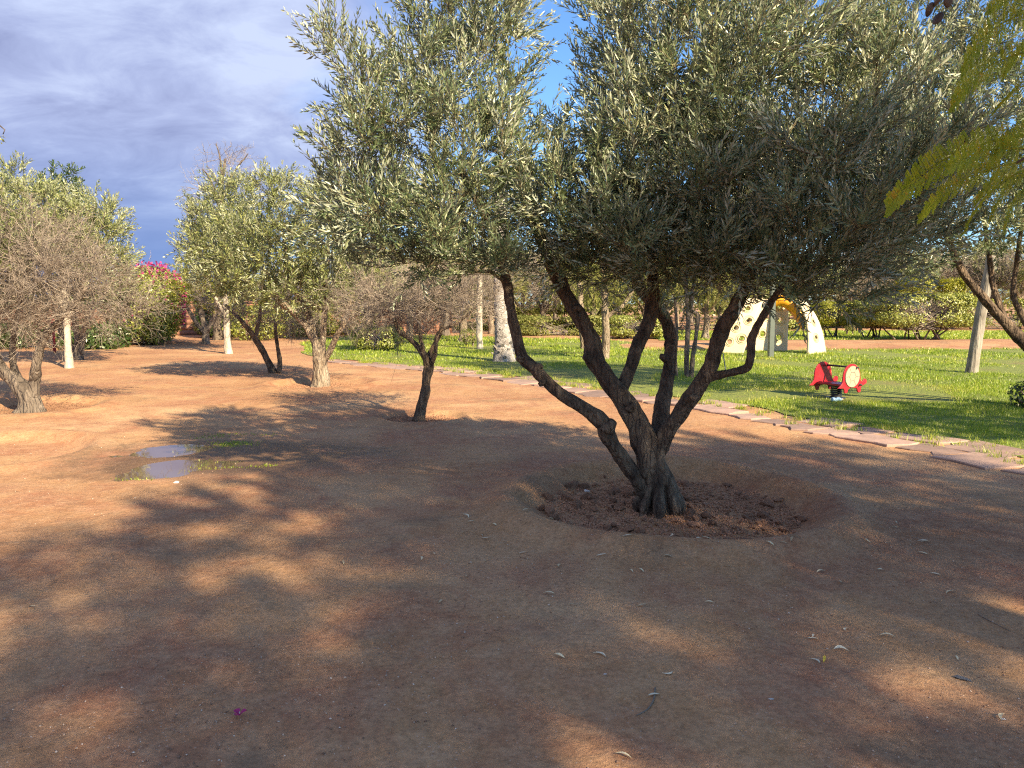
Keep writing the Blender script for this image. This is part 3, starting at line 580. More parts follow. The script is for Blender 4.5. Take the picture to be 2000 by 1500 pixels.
for (px, py, dY, r, vx, vy) in ((1160, 704, .1, 13, -18, -10), (1184, 838, -.2, 14, 14, -16), (1170, 818, -.2, 12, -8, -14), (1046, 724, -.24, 9, 10, -12), (1022, 702, -.22, 8, -12, -3), (1228, 800, -.02, 10, 10, -10), (1350, 775, -.28, 9, 12, 4), (1256, 925, -.05, 11, 8, -12), (1300, 700, .3, 8, -9, -5), (1120, 606, .1, 9, 12, -8), (1062, 744, -.26, 7, -8, 8), (1428, 618, -.45, 8, 11, -6)):
    Yk = Y0 + dY; p = at(px, py, Yk); q = at(px + vx, py + vy, Yk - .03); r = px2m(r, Yk); s = spline(np.array([[*p, r], [*((p + q) / 2), r * .85], [*q, r * .6]]), .012)
    obj('knot', MB().add(*tube(s[:, :3] - mo, s[:, 3], 12, .3, rk)).mesh('knot', mats=[MAT['bark_olive']], smooth=True), main_tree)
# ================================================================== OTHER OLIVES AND TREES IN VIEW
b = gp(625, 750); Yb = b[1]
make_tree('olive_tree', 'sunlit olive tree with thick pale forked trunk left of the bare sapling', b,
          [lim((625, 758, Yb, 32), (626, 745, Yb, 25), (625, 720, Yb, 21), (624, 695, Yb, 20), (616, 668, Yb, 13), (600, 640, Yb, 11), (575, 612, Yb, 9), (545, 585, Yb, 8), (520, 530, Yb, 6)),
           lim((630, 705, Yb, 11), (630, 670, Yb, 10), (633, 625, Yb, 9), (638, 570, Yb, 8), (640, 480, Yb, 6)), lim((634, 702, Yb, 10), (648, 678, Yb - .1, 9), (660, 652, Yb - .2, 8), (672, 632, Yb - .2, 8), (690, 570, Yb - .2, 6)), lim((618, 680, Yb + .1, 9), (612, 640, Yb + .2, 8), (592, 595, Yb + .3, 8), (565, 545, Yb + .3, 7), (555, 470, Yb + .3, 5))],
          [lobe(610, 450, Yb, 1.0, 1.1, 1.0), lobe(520, 490, Yb, 1.1, 1.1, .85), lobe(670, 480, Yb, .85, 1.0, .95), lobe(670, 570, Yb - .2, .6, .7, .3), lobe(470, 540, Yb, .75, .8, .5), lobe(610, 560, Yb, .7, .8, .3), lobe(560, 570, Yb, .6, .7, .25), lobe(480, 580, Yb, .6, .7, .22), lobe(650, 595, Yb, .5, .6, .18), lobe(720, 545, Yb, .4, .5, .35), lobe(430, 500, Yb, .7, .7, .7), lobe(720, 500, Yb, .5, .6, .7), lobe(540, 385, Yb, .5, .6, .5), lobe(650, 380, Yb, .5, .6, .5)],
          'bark_pale', 'olive_far', SH_FAR, 90, 560, 31, ds=.036, lift=.5, scale=1.0, sides=12, rsc=.66,
          bare_lobes=[lobe(690, 610, Yb - .3, .8, .6, .3)], bare_protos=SH_BARE, nb=40)
b = gp(137, 720); Yb = b[1]
make_tree('olive_tree', 'broad olive tree with straight limewashed trunk at the left', b,
          [lim((137, 726, Yb, 13), (136, 712, Yb, 11), (133, 680, Yb, 9), (131, 640, Yb, 8.5), (128, 580, Yb, 8), (125, 480, Yb, 6)), lim((130, 620, Yb, 6), (170, 540, Yb, 5), (210, 460, Yb, 4)), lim((129, 610, Yb, 6), (90, 530, Yb, 5), (50, 440, Yb, 4))],
          [lobe(120, 450, Yb, 1.5, 1.3, 1.05), lobe(40, 440, Yb - .5, 1.2, 1.2, 1.0), lobe(200, 500, Yb, .75, .9, .85), lobe(190, 430, Yb, .5, .7, .5), lobe(-40, 430, Yb - .5, 1.0, 1.0, 1.0), lobe(30, 370, Yb, .4, .5, .5)],
          'bark_white', 'olive_far', SH_FAR, 90, 560, 41, ds=.04, lift=.55, scale=1.15, bias=.1, rsc=.72)
b = gp(62, 797); Yb = b[1]
make_tree('olive_tree', 'left edge tree with swollen twisted grey base and bare twigs', b,
          [lim((62, 806, Yb, 38), (60, 790, Yb, 28), (48, 765, Yb, 22), (25, 742, Yb, 18), (2, 718, Yb, 15), (-20, 680, Yb, 13), (-30, 620, Yb, 10), (-30, 540, Yb, 7)),
           lim((62, 775, Yb, 18), (66, 745, Yb, 14), (72, 710, Yb - .1, 12), (82, 670, Yb - .1, 10), (98, 645, Yb - .1, 9), (130, 610, Yb - .2, 6), (170, 560, Yb - .2, 4)), lim((52, 765, Yb + .1, 11), (30, 728, Yb + .2, 9), (24, 690, Yb + .2, 8), (28, 650, Yb + .2, 7), (40, 580, Yb + .2, 5))],
          [lobe(-30, 480, Yb, .9, .9, .6)], 'bark_grey', 'olive_far', SH_FAR, 12, 60, 51, scale=.9,
          bare_lobes=[lobe(80, 560, Yb - .2, .85, .8, .55), lobe(0, 590, Yb - .2, .7, .8, .5), lobe(190, 590, Yb - .1, .55, .6, .34), lobe(110, 500, Yb, .6, .5, .4), lobe(30, 480, Yb, .7, .6, .4), lobe(235, 600, Yb, .35, .5, .25), lobe(-60, 540, Yb, .7, .7, .6)], bare_protos=SH_BARE, nb=460, bare_ds=.042, flute=.1, rsc=.74)
b = gp(822, 815); Yb = b[1]
make_tree('sapling', 'small dark-trunked bare sapling between the two larger olives', b,
          [lim((817, 824, Yb, 17), (820, 808, Yb, 12), (828, 775, Yb, 11), (834, 735, Yb, 11), (836, 708, Yb, 11), (820, 682, Yb, 7), (800, 662, Yb, 5.5), (778, 645, Yb, 5), (770, 620, Yb, 4)),
           lim((833, 722, Yb, 7), (840, 690, Yb + .1, 6), (858, 655, Yb + .1, 5), (866, 620, Yb + .1, 4), (872, 580, Yb + .1, 3)), lim((834, 725, Yb, 6), (828, 690, Yb - .1, 5), (820, 650, Yb - .1, 4), (818, 600, Yb - .1, 3)), lim((840, 718, Yb, 6), (850, 690, Yb - .1, 5), (856, 650, Yb - .1, 4), (895, 630, Yb - .1, 3), (930, 600, Yb - .1, 2))],
          [], 'bark_olive', 'olive_far', SH_FAR, 0, 0, 61, sides=10,
          bare_lobes=[lobe(800, 590, Yb, .55, .5, .27), lobe(880, 590, Yb, .55, .5, .25), lobe(740, 600, Yb + .1, .35, .4, .2)], bare_protos=SH_BARE, nb=190, rmax=.014, rsc=.86)
b = gp(532, 727); Yb = b[1]
make_tree('sapling', 'thin dark leaning tree behind the pale forked olive', b,
          [lim((534, 732, Yb, 9), (526, 712, Yb, 7), (510, 680, Yb, 6), (494, 655, Yb, 5), (470, 625, Yb, 4), (440, 595, Yb, 3)), lim((545, 728, Yb, 5), (546, 700, Yb, 4), (540, 665, Yb, 3.5), (538, 630, Yb, 3)), lim((498, 662, Yb, 4), (505, 630, Yb, 3.5), (510, 595, Yb, 3))],
          [], 'bark_olive', 'olive_far', SH_FAR, 0, 0, 71, sides=8, bare_lobes=[lobe(500, 605, Yb, 1.0, .8, .35), lobe(560, 620, Yb, .7, .7, .3), lobe(430, 600, Yb, .6, .6, .3)], bare_protos=SH_BARE, nb=130, rmax=.016)
b = gp(446, 692); Yb = b[1]
make_tree('olive_tree', 'olive tree on a short limewashed trunk near the boundary wall', b,
          [lim((447, 697, Yb, 13), (446, 688, Yb, 10), (444, 660, Yb, 8), (442, 625, Yb, 8), (440, 560, Yb, 6), (440, 480, Yb, 4)), lim((442, 620, Yb, 5), (410, 560, Yb, 4), (390, 500, Yb, 3))],
          [lobe(440, 450, Yb, 1.15, 1.2, 1.3), lobe(405, 500, Yb, .7, .9, 1.2), lobe(480, 480, Yb, .9, 1.0, 1.2), lobe(450, 380, Yb, .8, .7, .7)], 'bark_white', 'olive_far', SH_FAR, 60, 360, 81, ds=.05, scale=1.35, lift=.55, bias=.05, rsc=.75)
b = gp(402, 673); Yb = b[1]
make_tree('garden_tree', 'yellow-green leafy tree with dark stems by the bougainvillea', b,
          [lim((404, 678, Yb, 10), (402, 664, Yb, 8), (400, 640, Yb, 6), (392, 610, Yb, 5), (385, 560, Yb, 4)), lim((401, 655, Yb, 5), (415, 625, Yb, 4), (425, 590, Yb, 3)), lim((399, 650, Yb, 5), (380, 625, Yb, 4), (365, 600, Yb, 3))],
          [lobe(385, 570, Yb, .9, .8, .6), lobe(370, 530, Yb, .6, .6, .6), lobe(420, 590, Yb, .9, .7, .45)], 'bark_grey', 'yellow_leaf', SH_FAR, 30, 110, 91, ds=.06, scale=1.2)
b = gp(158, 702); Yb = b[1]
make_tree('olive_tree', 'dark several-stemmed olive behind the limewashed trunk', b,
          [lim((155, 706, Yb, 9), (152, 680, Yb, 7), (150, 650, Yb, 6), (140, 600, Yb, 5)), lim((158, 690, Yb, 6), (162, 660, Yb, 5), (164, 640, Yb, 5), (180, 590, Yb, 4)), lim((150, 690, Yb, 5), (122, 655, Yb, 4), (115, 630, Yb, 4))],
          [lobe(160, 540, Yb, 1.6, 1.2, .8), lobe(215, 560, Yb, .8, .9, .6), lobe(90, 560, Yb, 1.0, 1.0, .7)], 'bark_grey', 'olive_far', SH_BG, 30, 110, 101, ds=.09, scale=1.0)
# right-hand olive, its trunk stands outside the frame
b = gp(2085, 800); Yb = b[1]
make_tree('olive_tree', 'olive tree reaching in from the right edge over the tilted pole', b,
          [lim((2085, 812, Yb, 34), (2083, 790, Yb, 26), (2070, 740, Yb, 22), (2035, 700, Yb, 18), (2000, 668, Yb - .05, 15), (1960, 626, Yb - .1, 13), (1920, 580, Yb - .15, 11), (1880, 530, Yb - .2, 9), (1840, 440, Yb - .2, 7)),
           lim((1965, 632, Yb - .1, 9), (1950, 590, Yb, 8), (1938, 550, Yb + .1, 7), (1930, 480, Yb + .1, 6), (1910, 350, Yb + .1, 4)), lim((2050, 715, Yb, 11), (2010, 640, Yb + .3, 9), (1980, 580, Yb + .4, 7), (1985, 520, Yb + .5, 6), (2000, 400, Yb + .5, 5)), lim((2080, 740, Yb, 12), (2100, 640, Yb, 9), (2120, 500, Yb, 7))],
          [lobe(1830, 330, Yb, 1.2, 1.3, 1.3), lobe(1800, 130, Yb, 1.2, 1.2, 1.2), lobe(1960, 200, Yb + .4, 1.6, 1.4, 1.7), lobe(2080, 330, Yb, 1.6, 1.5, 1.4), lobe(1930, 430, Yb - .2, 1.0, 1.0, .7), lobe(1700, 80, Yb + .5, .8, 1.0, .9), lobe(1780, 480, Yb, .6, .8, .5), lobe(2000, 0, Yb, 1.4, 1.3, 1.2)],
          'bark_olive', 'olive', SH_FAR, 120, 760, 111, ds=.038, lift=.6, scale=1.0, sides=12, fr=.65, rsc=.72)
# slender trees on the lawn
b = gp(1182, 702); Yb = b[1]
make_tree('pepper_tree', 'pale pepper tree with drooping foliage seen between the olive limbs', b,
          [lim((1182, 706, Yb, 10), (1182, 690, Yb, 8), (1184, 650, Yb, 7), (1182, 610, Yb, 7), (1180, 560, Yb, 6), (1175, 480, Yb, 5)), lim((1184, 622, Yb, 5), (1200, 608, Yb, 4), (1218, 596, Yb, 4), (1240, 560, Yb, 3))],
          [lobe(1180, 500, Yb, 1.3, 1.2, .9), lobe(1220, 540, Yb, 1.0, 1.0, .7), lobe(1120, 540, Yb, .8, .9, .6)], 'bark_pale', 'pepper', SH_WEEP, 40, 110, 121, ds=.085, lift=.3, sag=1.0, scale=1.0)
b = gp(1347, 738); Yb = b[1]
make_tree('sapling', 'young tree of two slender grey stems on the lawn', b,
          [lim((1342, 742, Yb, 6), (1341, 720, Yb, 5), (1342, 680, Yb, 5), (1344, 620, Yb, 4.5), (1340, 560, Yb, 4), (1345, 480, Yb, 3)), lim((1350, 740, Yb, 5), (1353, 700, Yb, 4.5), (1360, 650, Yb, 4), (1362, 615, Yb, 4), (1350, 600, Yb, 3.5), (1360, 520, Yb, 3)), lim((1322, 738, Yb, 3), (1320, 700, Yb, 2.5), (1322, 640, Yb, 2.5), (1318, 580, Yb, 2))],
          [lobe(1350, 490, Yb, .7, .7, .6), lobe(1330, 450, Yb, .6, .6, .5)], 'bark_grey', 'pepper', SH_FAR, 15, 50, 131, sides=8, ds=.06)
# ================================================================== OFF-CAMERA TREES BEHIND AND BESIDE THE CAMERA (their shade falls into the picture)
def outside(P, m=.05):         # keep crowns of the trees beside the camera out of the picture
    P = np.atleast_2d(P); y = P[:, 1]; u = P[:, 0] / np.maximum(y, 1e-3)
    return (y < .25) | (np.abs(u) > .70 + m) | (P[:, 2] - CH > (y) * .46 + .15)
def shade_tree(name, label, x, y, h, lobes, seed, n1, n2, ds=.09, protos=SH_FEATHER, leafm='frond', bark='bark_grey', scale=1.0, rt=.16):
    l0 = np.array([[x, y, -.05, rt * 1.5], [x, y, .3, rt], [x + .05, y, h * .3, rt * .9], [x, y + .1, h * .55, rt * .7], [x + .1, y, h * .8, rt * .4]])
    l1 = np.array([[x, y, h * .33, rt * .6], [x - .8, y + .8, h * .5, rt * .5], [x - 1.7, y + 1.5, h * .68, rt * .35]]); l2 = np.array([[x, y, h * .35, rt * .6], [x + 1.0, y - .5, h * .52, rt * .5], [x + 1.9, y - .9, h * .7, rt * .35]])
    return make_tree(name, label, (x, y, 0), [l0, l1, l2], lobes, bark, leafm, protos, n1, n2, seed, ds=ds, lift=.25, spread=1.0, scale=scale, keep=outside, rmax=.06, step=.08, fr=.4)
jac = shade_tree('jacaranda_tree', 'jacaranda whose feathery yellow-green fronds hang in from the right edge', 7.2, -2.6, 8.0,
                 [(7.8, -3.4, 6.8, 2.6, 2.3, 1.2), (10.2, -3.4, 6.6, 2.0, 1.8, 1.0), (9.0, -1.4, 6.2, 1.9, 1.7, .9), (6.2, -1.6, 6.0, 1.7, 1.6, .9), (8.8, -5.8, 7.0, 2.0, 1.7, 1.0), (6.0, -4.4, 6.8, 1.8, 1.6, .9)], 201, 130, 880, ds=.08, scale=1.45, rt=.26)
shade_tree('olive_tree', 'olive tree behind the camera shading the foreground soil', 4.4, -7.0, 7.6,
           [(5.0, -7.2, 6.8, 2.4, 2.0, 1.2), (6.8, -6.6, 6.4, 1.7, 1.6, 1.0), (3.4, -7.8, 6.4, 1.6, 1.6, 1.0)], 202, 90, 450, ds=.085, protos=SH_BG, leafm='olive_far', scale=1.25, rt=.22)
shade_tree('olive_tree', 'olive tree beside the lawn beyond the right edge', 10.4, 5.0, 4.6,
           [(10.2, 5.0, 3.9, 1.9, 1.3, 1.0), (8.6, 5.2, 3.4, 1.1, .9, .7), (11.8, 4.9, 3.6, 1.3, 1.1, .9)], 203, 60, 260, ds=.08, protos=SH_BG, leafm='olive_far', scale=1.1)
# ================================================================== PALM, BUSHES, HEDGES, WALL, BACKGROUND TREES
def palm():
    b = gp(985, 706); Yb = b[1]; rng = np.random.default_rng(7)
    root = thing('palm_tree', tuple(b), 'palm with patchy limewashed trunk and rough boots at its foot', 'palm tree')
    s = spline(lim((985, 712, Yb, 26), (985, 700, Yb, 23), (984, 670, Yb, 18), (980, 620, Yb, 14), (977, 560, Yb, 13.5), (976, 470, Yb, 13), (976, 380, Yb, 13)), .06)
    obj('trunk', MB().add(*tube(s[:, :3], s[:, 3], 16, .12, rng)).mesh('palm_trunk', b, [MAT['bark_palm']], True), root)
    me = None; z = .05; a = 0.0; k = 0
    bt = bmesh.new(); vs = [bt.verts.new(c) for c in ((-.09, 0, 0), (.09, 0, 0), (.05, .11, .15), (-.05, .11, .15), (-.08, -.03, .02), (.08, -.03, .02), (.04, .05, .16), (-.04, .05, .16))]
    for q in ((0, 1, 2, 3), (5, 4, 7, 6), (1, 5, 6, 2), (4, 0, 3, 7), (3, 2, 6, 7), (4, 5, 1, 0)): bt.faces.new([vs[i] for i in q])
    bmesh.ops.recalc_face_normals(bt, faces=bt.faces[:]); me = bpy.data.meshes.new('boot'); bt.to_mesh(me); bt.free(); me.materials.append(MAT['bark_palm'])
    while z < 2.4:
        r = np.interp(z, s[:, 2], s[:, 3]); cx = np.interp(z, s[:, 2], s[:, 0]); cy = np.interp(z, s[:, 2], s[:, 1]); o = obj('boot', me, root)
        sc_ = (.62 if z < .5 else .4) * rng.uniform(.8, 1.2); o.location = (cx - b[0] + math.cos(a) * r * .92, cy - b[1] + math.sin(a) * r * .92, z); o.rotation_euler = (0, 0, a - math.pi / 2); o.scale = (sc_, sc_, sc_)
        a += 2.39996; z += .022 if z < .5 else .045
    mb = MB(); t = np.linspace(0, 1, 9); ax = np.stack([1.7 * t, 0 * t, .9 * t - 1.3 * t ** 2], -1); V, F = tube(ax, np.linspace(.025, .006, 9), 4, cap=False); mb.add(V, F, rnd=.4)
    for i in range(44):
        u = .12 + .88 * i / 43; p = np.array([np.interp(u, t, ax[:, k]) for k in range(3)])
        for sg in (-1, 1): mb.add(leaf(p, norm(np.array([.55, sg, .25 + rng.normal(0, .1)])), np.array([.8, -.4 * sg, .3]), .42 * math.sin(math.pi * (.12 + .8 * u)), .03), LF, rnd=rng.random())
    fm = mb.mesh('palm_frond', mats=[MAT['dark_leaf']])
    for i in range(26):
        o = obj('frond', fm, root, tuple(s[-1, :3] - b)); o.rotation_euler = (0, rng.uniform(-.7, .45), i * 2.4)
palm()
def bush(name, label, base, rx, ry, h, z0, mat, nleaf, seed, boxy=.5, lsz=.06, nst=7, ntw=60, cat='bush', group=None, twig=True, stem='bark_grey', extra=None, rot=0):
    """clipped bush: leafy shell on a superellipsoid body, real stems and twigs inside"""
    rng = np.random.default_rng(seed); root = thing(name, tuple(base), label, cat, group)
    def sph(n, lo=.72, hi=1.0):
        d = norm(rng.normal(size=(n, 3))); s = np.sign(d) * np.abs(d) ** boxy; s = s / np.max(np.abs(s), axis=1, keepdims=True) ** .5 if boxy < .4 else s
        r = rng.uniform(lo, hi, n) + .06 * fbm(d[:, 0] * 3 + seed, d[:, 1] * 3 + d[:, 2] * 2, 2); return s * r[:, None] * np.array([rx, ry, (h - z0) / 2]) + np.array([0, 0, (h + z0) / 2]), norm(d)
    P, Nn = sph(nleaf); n = nleaf; nn = norm(Nn + np.array([0, 0, .25]) + rng.normal(0, .45, (n, 3))); d = norm(np.cross(nn, rng.normal(size=(n, 3)))); sd = np.cross(d, nn)
    L = lsz * rng.uniform(.7, 1.3, n)[:, None]; mid = P + d * L * .45; V = np.stack([P, mid + sd * L * .27 + nn * L * .06, P + d * L, mid - sd * L * .27 + nn * L * .06], 1).reshape(-1, 3)
    F = (LF[None] + (np.arange(n) * 4)[:, None, None]).reshape(-1, 3); top = np.clip((P[:, 2] - z0) / (h - z0), 0, 1)
    tag(obj('foliage', MB().add(V, F, rnd=np.repeat(np.clip(rng.normal(.5, .22, n), 0, 1), 4)).mesh(name + '_foliage', mats=[MAT[mat]]), root), kind='stuff')
    if extra:
        m2, k, lo = extra; P, Nn = sph(k, lo, 1.08); kk = P[:, 2] > z0 + .25 * (h - z0); P = P[kk]; Nn = Nn[kk]; k = len(P); d = norm(Nn + rng.normal(0, .8, (k, 3))); sd = norm(np.cross(d, rng.normal(size=(k, 3)))); L = lsz * 1.1
        V = np.stack([P, P + d * L * .5 + sd * L * .35, P + d * L, P + d * L * .5 - sd * L * .35], 1).reshape(-1, 3)
        tag(obj('blossom', MB().add(V, (LF[None] + (np.arange(k) * 4)[:, None, None]).reshape(-1, 3), rnd=np.repeat(rng.random(k), 4)).mesh(name + '_blossom', mats=[MAT[m2]]), root), kind='stuff')
    for i in range(nst):
        q = np.array([rng.uniform(-.5, .5) * rx, rng.uniform(-.4, .4) * ry, -.05]); e = q + np.array([rng.uniform(-.5, .5) * rx, rng.uniform(-.4, .4) * ry, z0 + (h - z0) * .45])
        m = (q + e) / 2 + rng.normal(0, .08, 3); V, F, C = tube(spline(np.array([[*q, .035], [*m, .028], [*e, .016]]), .1)[:, :3], np.linspace(.04, .018, len(spline(np.array([[*q, .035], [*m, .028], [*e, .016]]), .1))), 6)
        obj('stem', MB().add(V, F, C).mesh(name + '_stem', mats=[MAT[stem]], smooth=True), root)
    if ntw:
        mb = MB(); P, Nn = sph(ntw, .5, .98)
        for p in P:
            q = np.array([rng.uniform(-.6, .6) * rx, rng.uniform(-.5, .5) * ry, z0 * .6 + .1]); m = (p + q) / 2 + rng.normal(0, .1, 3) * rx * .5; V, F = tube([q, m, p], [.012, .009, .004], 3, cap=False); mb.add(V, F, rnd=rng.random())
        tag(obj('twigs', mb.mesh(name + '_twigs', mats=[MAT['twig']]), root), kind='stuff')
    root.rotation_euler = (0, 0, rot); return root
b = gp(1795, 664); bush('clipped_bush', 'widest clipped bush with pale bare stems beneath, on the soil bank', (b[0], b[1], .08), 2.2, 1.1, 1.85, .45, 'hedge', 17000, 301, .45, .085, 12, 700)
b = gp(1700, 662); bush('clipped_bush', 'darker clipped bush just left of the widest one', (b[0], b[1], .08), .85, .9, 1.6, .45, 'hedge', 7000, 302, .5, .085, 6, 220)
b = gp(1622, 660); bush('clipped_bush', 'round yellow-green bush on a short stem right of the climbing frame', (b[0], b[1], .1), .78, .8, 1.5, .38, 'yellow_leaf', 5000, 303, .6, .085, 5, 200)
b = gp(1815, 640); bush('box_hedge', 'tall bright square-topped hedge behind the widest bush', b, 1.75, 1.2, 3.0, .1, 'yellow_leaf', 10000, 304, .3, .12, 5, 60, cat='hedge')
b = gp(1950, 643); bush('box_hedge', 'long low dark hedge at the far right', b, 3.3, 1.0, 1.75, .15, 'hedge', 14000, 305, .3, .11, 6, 60, cat='hedge')
b = gp(738, 684); bush('clipped_bush', 'grey-green clipped bush on the lawn behind the bare sapling', b, .80, .8, .82, .06, 'hedge', 7000, 306, .5, .07, 6, 350)
b = gp(1240, 661); bush('clipped_bush', 'low wide clipped bush framed by the main olive limbs', b, 1.4, 1.0, 1.0, .1, 'hedge', 8000, 307, .45, .09, 6, 260)
b = gp(1090, 655); bush('box_hedge', 'low pale green hedge at the far edge of the lawn', b, 2.4, .9, .95, .0, 'pepper', 9000, 308, .4, .10, 6, 60, cat='hedge')
b = gp(916, 676); bush('young_bush', 'small pale bush beside the thin post tree left of the palm', b, .3, .3, .62, .12, 'pepper', 500, 309, .7, .07, 3, 20)
b = gp(1660, 655); bush('young_bush', 'whitish bush between the round bush and the dark bush', (b[0], b[1], .1), .35, .4, 1.0, .1, 'pepper', 700, 310, .7, .08, 3, 30)
# shrub at the right border
b = gp(2012, 800); bush('young_bush', 'dark leafy shrub cut by the right edge beside the lawn', b, .26, .3, .42, .02, 'dark_leaf', 500, 311, .8, .06, 3, 10)
# bougainvillea and climbers on the boundary wall
b = gp(298, 668); bush('bougainvillea', 'tall bougainvillea with magenta blossom and green base by the wall', b, 1.25, 1.0, 3.0, .0, 'hedge', 12000, 321, .8, .11, 5, 120, extra=('bract', 1500, .9), cat='shrub')
b = gp(378, 666); bush('climbing_shrub', 'dark green shrub between bougainvillea and yellow-green tree', (b[0], b[1] + 3, 0), 1.0, .9, 2.3, .0, 'dark_leaf', 8000, 322, .7, .13, 5, 60, cat='shrub')
b = gp(110, 694); bush('box_hedge', 'dark shaded hedge under the trees at the left', (b[0] - 2.2, b[1] + 3.5, 0), 2.5, .8, 2.2, .0, 'dark_leaf', 13000, 323, .3, .13, 6, 60, cat='hedge')
b = gp(225, 680); bush('climbing_shrub', 'reddish-green shrub between left olives and bougainvillea', (b[0], b[1] + 2, 0), 1.3, .9, 2.6, .0, 'hedge', 7000, 324, .75, .11, 5, 260, cat='shrub', extra=('bract', 160, .95))
b = gp(470, 668); bush('climbing_shrub', 'green shrub at the wall right of the limewashed stub', (b[0], b[1] + 1.5, 0), 1.2, .8, 1.5, .0, 'hedge', 2600, 325, .7, .11, 5, 50, cat='shrub')
for k_, (px, py, rx, h_, lab) in enumerate(((545, 660, 1.3, 1.7, 'leafy shrub at the wall seen through the thin leaning tree'), (600, 657, 1.2, 1.35, 'leafy shrub at the wall behind the pale forked olive'), (680, 655, 1.5, 1.6, 'leafy shrub where the wall meets the lawn'), (425, 658, 1.0, 1.5, 'leafy shrub hiding the wall behind the limewashed stub'))):
    b = gp(px, py); bush('climbing_shrub', lab, (b[0], b[1], 0), rx, .8, h_, .0, 'hedge', 3400, 340 + k_, .7, .11, 4, 60, cat='shrub')
def wall():
    a = np.array([-26.0, 34.0]); c = np.array([-3.0, 38.5]); d = c - a; L = np.linalg.norm(d); u = d / L; root = thing('boundary_wall', (a[0], a[1], 0), 'long reddish earth boundary wall behind the left trees', 'wall')
    root.rotation_euler = (0, 0, math.atan2(u[1], u[0]))
    def box(x0, x1, y0, y1, z0, z1): 
        V = np.array([[x, y, z] for x in (x0, x1) for y in (y0, y1) for z in (z0, z1)]); return V, np.array([[0, 1, 3, 2], [4, 6, 7, 5], [0, 4, 5, 1], [2, 3, 7, 6], [0, 2, 6, 4], [1, 5, 7, 3]])
    z = 0
    for k in range(6): V, F = box(0, L, -.0 - .012 * (k % 2), .32, k * .25, k * .25 + .245); obj('course', MB().add(V, F).mesh('course', mats=[MAT['adobe']]), root)
    V, F = box(-.05, L + .05, -.06, .38, 1.5, 1.6); obj('coping', MB().add(V, F).mesh('coping', mats=[MAT['adobe']]), root)
wall()
# background tree kinds, then copies of them
def proto_bg(name, label, kind, seed):
    rng = np.random.default_rng(seed); h = 1.3
    tr = np.array([[0, 0, -.05, .2], [0, 0, .25, .14], [.05, .02, .8, .12], [.02, 0, h, .1], [.1, .05, h + .9, .07], [.1, .05, h + 1.6, .04]]); a = np.array([[.03, 0, 1.0, .08], [.4, .2, 1.5, .07], [.8, .3, 2.2, .05]]); c = np.array([[.03, 0, .95, .08], [-.35, -.2, 1.5, .07], [-.8, -.2, 2.3, .05]])
    if kind == 'olive': return make_tree(name, label, (0, 0, 0), [tr, a, c], [(0, 0, 2.6, 1.5, 1.4, .95), (.9, .3, 2.3, 1, 1, .7), (-.9, -.2, 2.4, 1, 1, .75), (0, 0, 3.2, .9, .9, .8)], 'bark_grey', 'olive_far', SH_BG, 35, 260, seed, ds=.065, scale=1.1, sides=8, step=.12, rmax=.04)
    if kind == 'pepper': return make_tree(name, label, (0, 0, 0), [tr, a, c], [(0, 0, 2.7, 1.5, 1.4, 1.0), (.9, .3, 2.2, 1, 1, .8), (-.9, -.2, 2.3, 1, 1, .8)], 'bark_pale', 'pepper', SH_WEEP, 35, 240, seed, ds=.07, lift=.3, sag=.9, sides=8, step=.12, rmax=.04)
    if kind == 'bare': return make_tree(name, label, (0, 0, 0), [tr, a, c], [], 'bark_pale', 'pepper', SH_WEEP, 0, 0, seed, sides=8, step=.12, rmax=.03, bare_lobes=[(0, 0, 2.6, 1.5, 1.4, 1.1), (.7, 0, 2.2, 1, 1, .8), (-.7, 0, 2.3, 1, 1, .8)], bare_protos=SH_BARE_BG, nb=170, bare_ds=.09)
BG = {}
FARL = {'olive': 'grey-green olive in the far belt of trees', 'pepper': 'pale yellow-green drooping tree in the far belt of trees', 'bare': 'bare brownish twiggy tree in the far belt of trees'}
rb = np.random.default_rng(9)
spots = [(720, 668, 'olive', 1.0), (905, 668, 'bare', .95), (800, 662, 'pepper', 1.0), (870, 655, 'olive', 1.1), (960, 652, 'pepper', 1.0), (1062, 650, 'bare', 1.05), (1020, 645, 'olive', 1.1), (1130, 645, 'pepper', 1.05), (1160, 655, 'pepper', .9), (1210, 645, 'bare', 1.1), (1260, 645, 'pepper', 1.1), (1300, 650, 'olive', 1.0), (1322, 640, 'bare', 1.1), (1378, 662, 'pepper', 1.0), (1404, 655, 'pepper', 1.05), (1440, 648, 'olive', 1.1), (1520, 640, 'pepper', 1.2), (1590, 640, 'olive', 1.2), (1660, 638, 'bare', 1.2), (1740, 636, 'olive', 1.3), (1860, 634, 'bare', 1.35), (1930, 634, 'olive', 1.4), (1990, 636, 'bare', 1.3), (2060, 640, 'pepper', 1.3), (640, 655, 'olive', .9), (560, 652, 'bare', .85), (1085, 636, 'olive', 1.3), (1190, 632, 'pepper', 1.4), (1350, 632, 'olive', 1.4), (1480, 630, 'bare', 1.4), (1700, 628, 'pepper', 1.5), (1800, 627, 'olive', 1.5), (1900, 626, 'pepper', 1.5), (980, 632, 'olive', 1.4), (850, 634, 'pepper', 1.35), (760, 636, 'olive', 1.2)]
MARKS = [(545, 'left of the pale forked olive'), (665, 'behind the pale forked olive'), (790, 'behind the bare sapling'), (930, 'right of the bare sapling'), (1010, 'behind the palm'), (1105, 'between the palm and the pepper tree'), (1175, 'left of the pepper tree'), (1270, 'right of the pepper tree'), (1345, 'behind the two slender stems'), (1425, 'left of the climber'), (1530, 'behind the climber'), (1640, 'behind the round yellow-green bush'), (1720, 'behind the dark clipped bush'), (1830, 'behind the widest bush'), (1915, 'behind the tilted pole'), (2200, 'at the far right edge')]
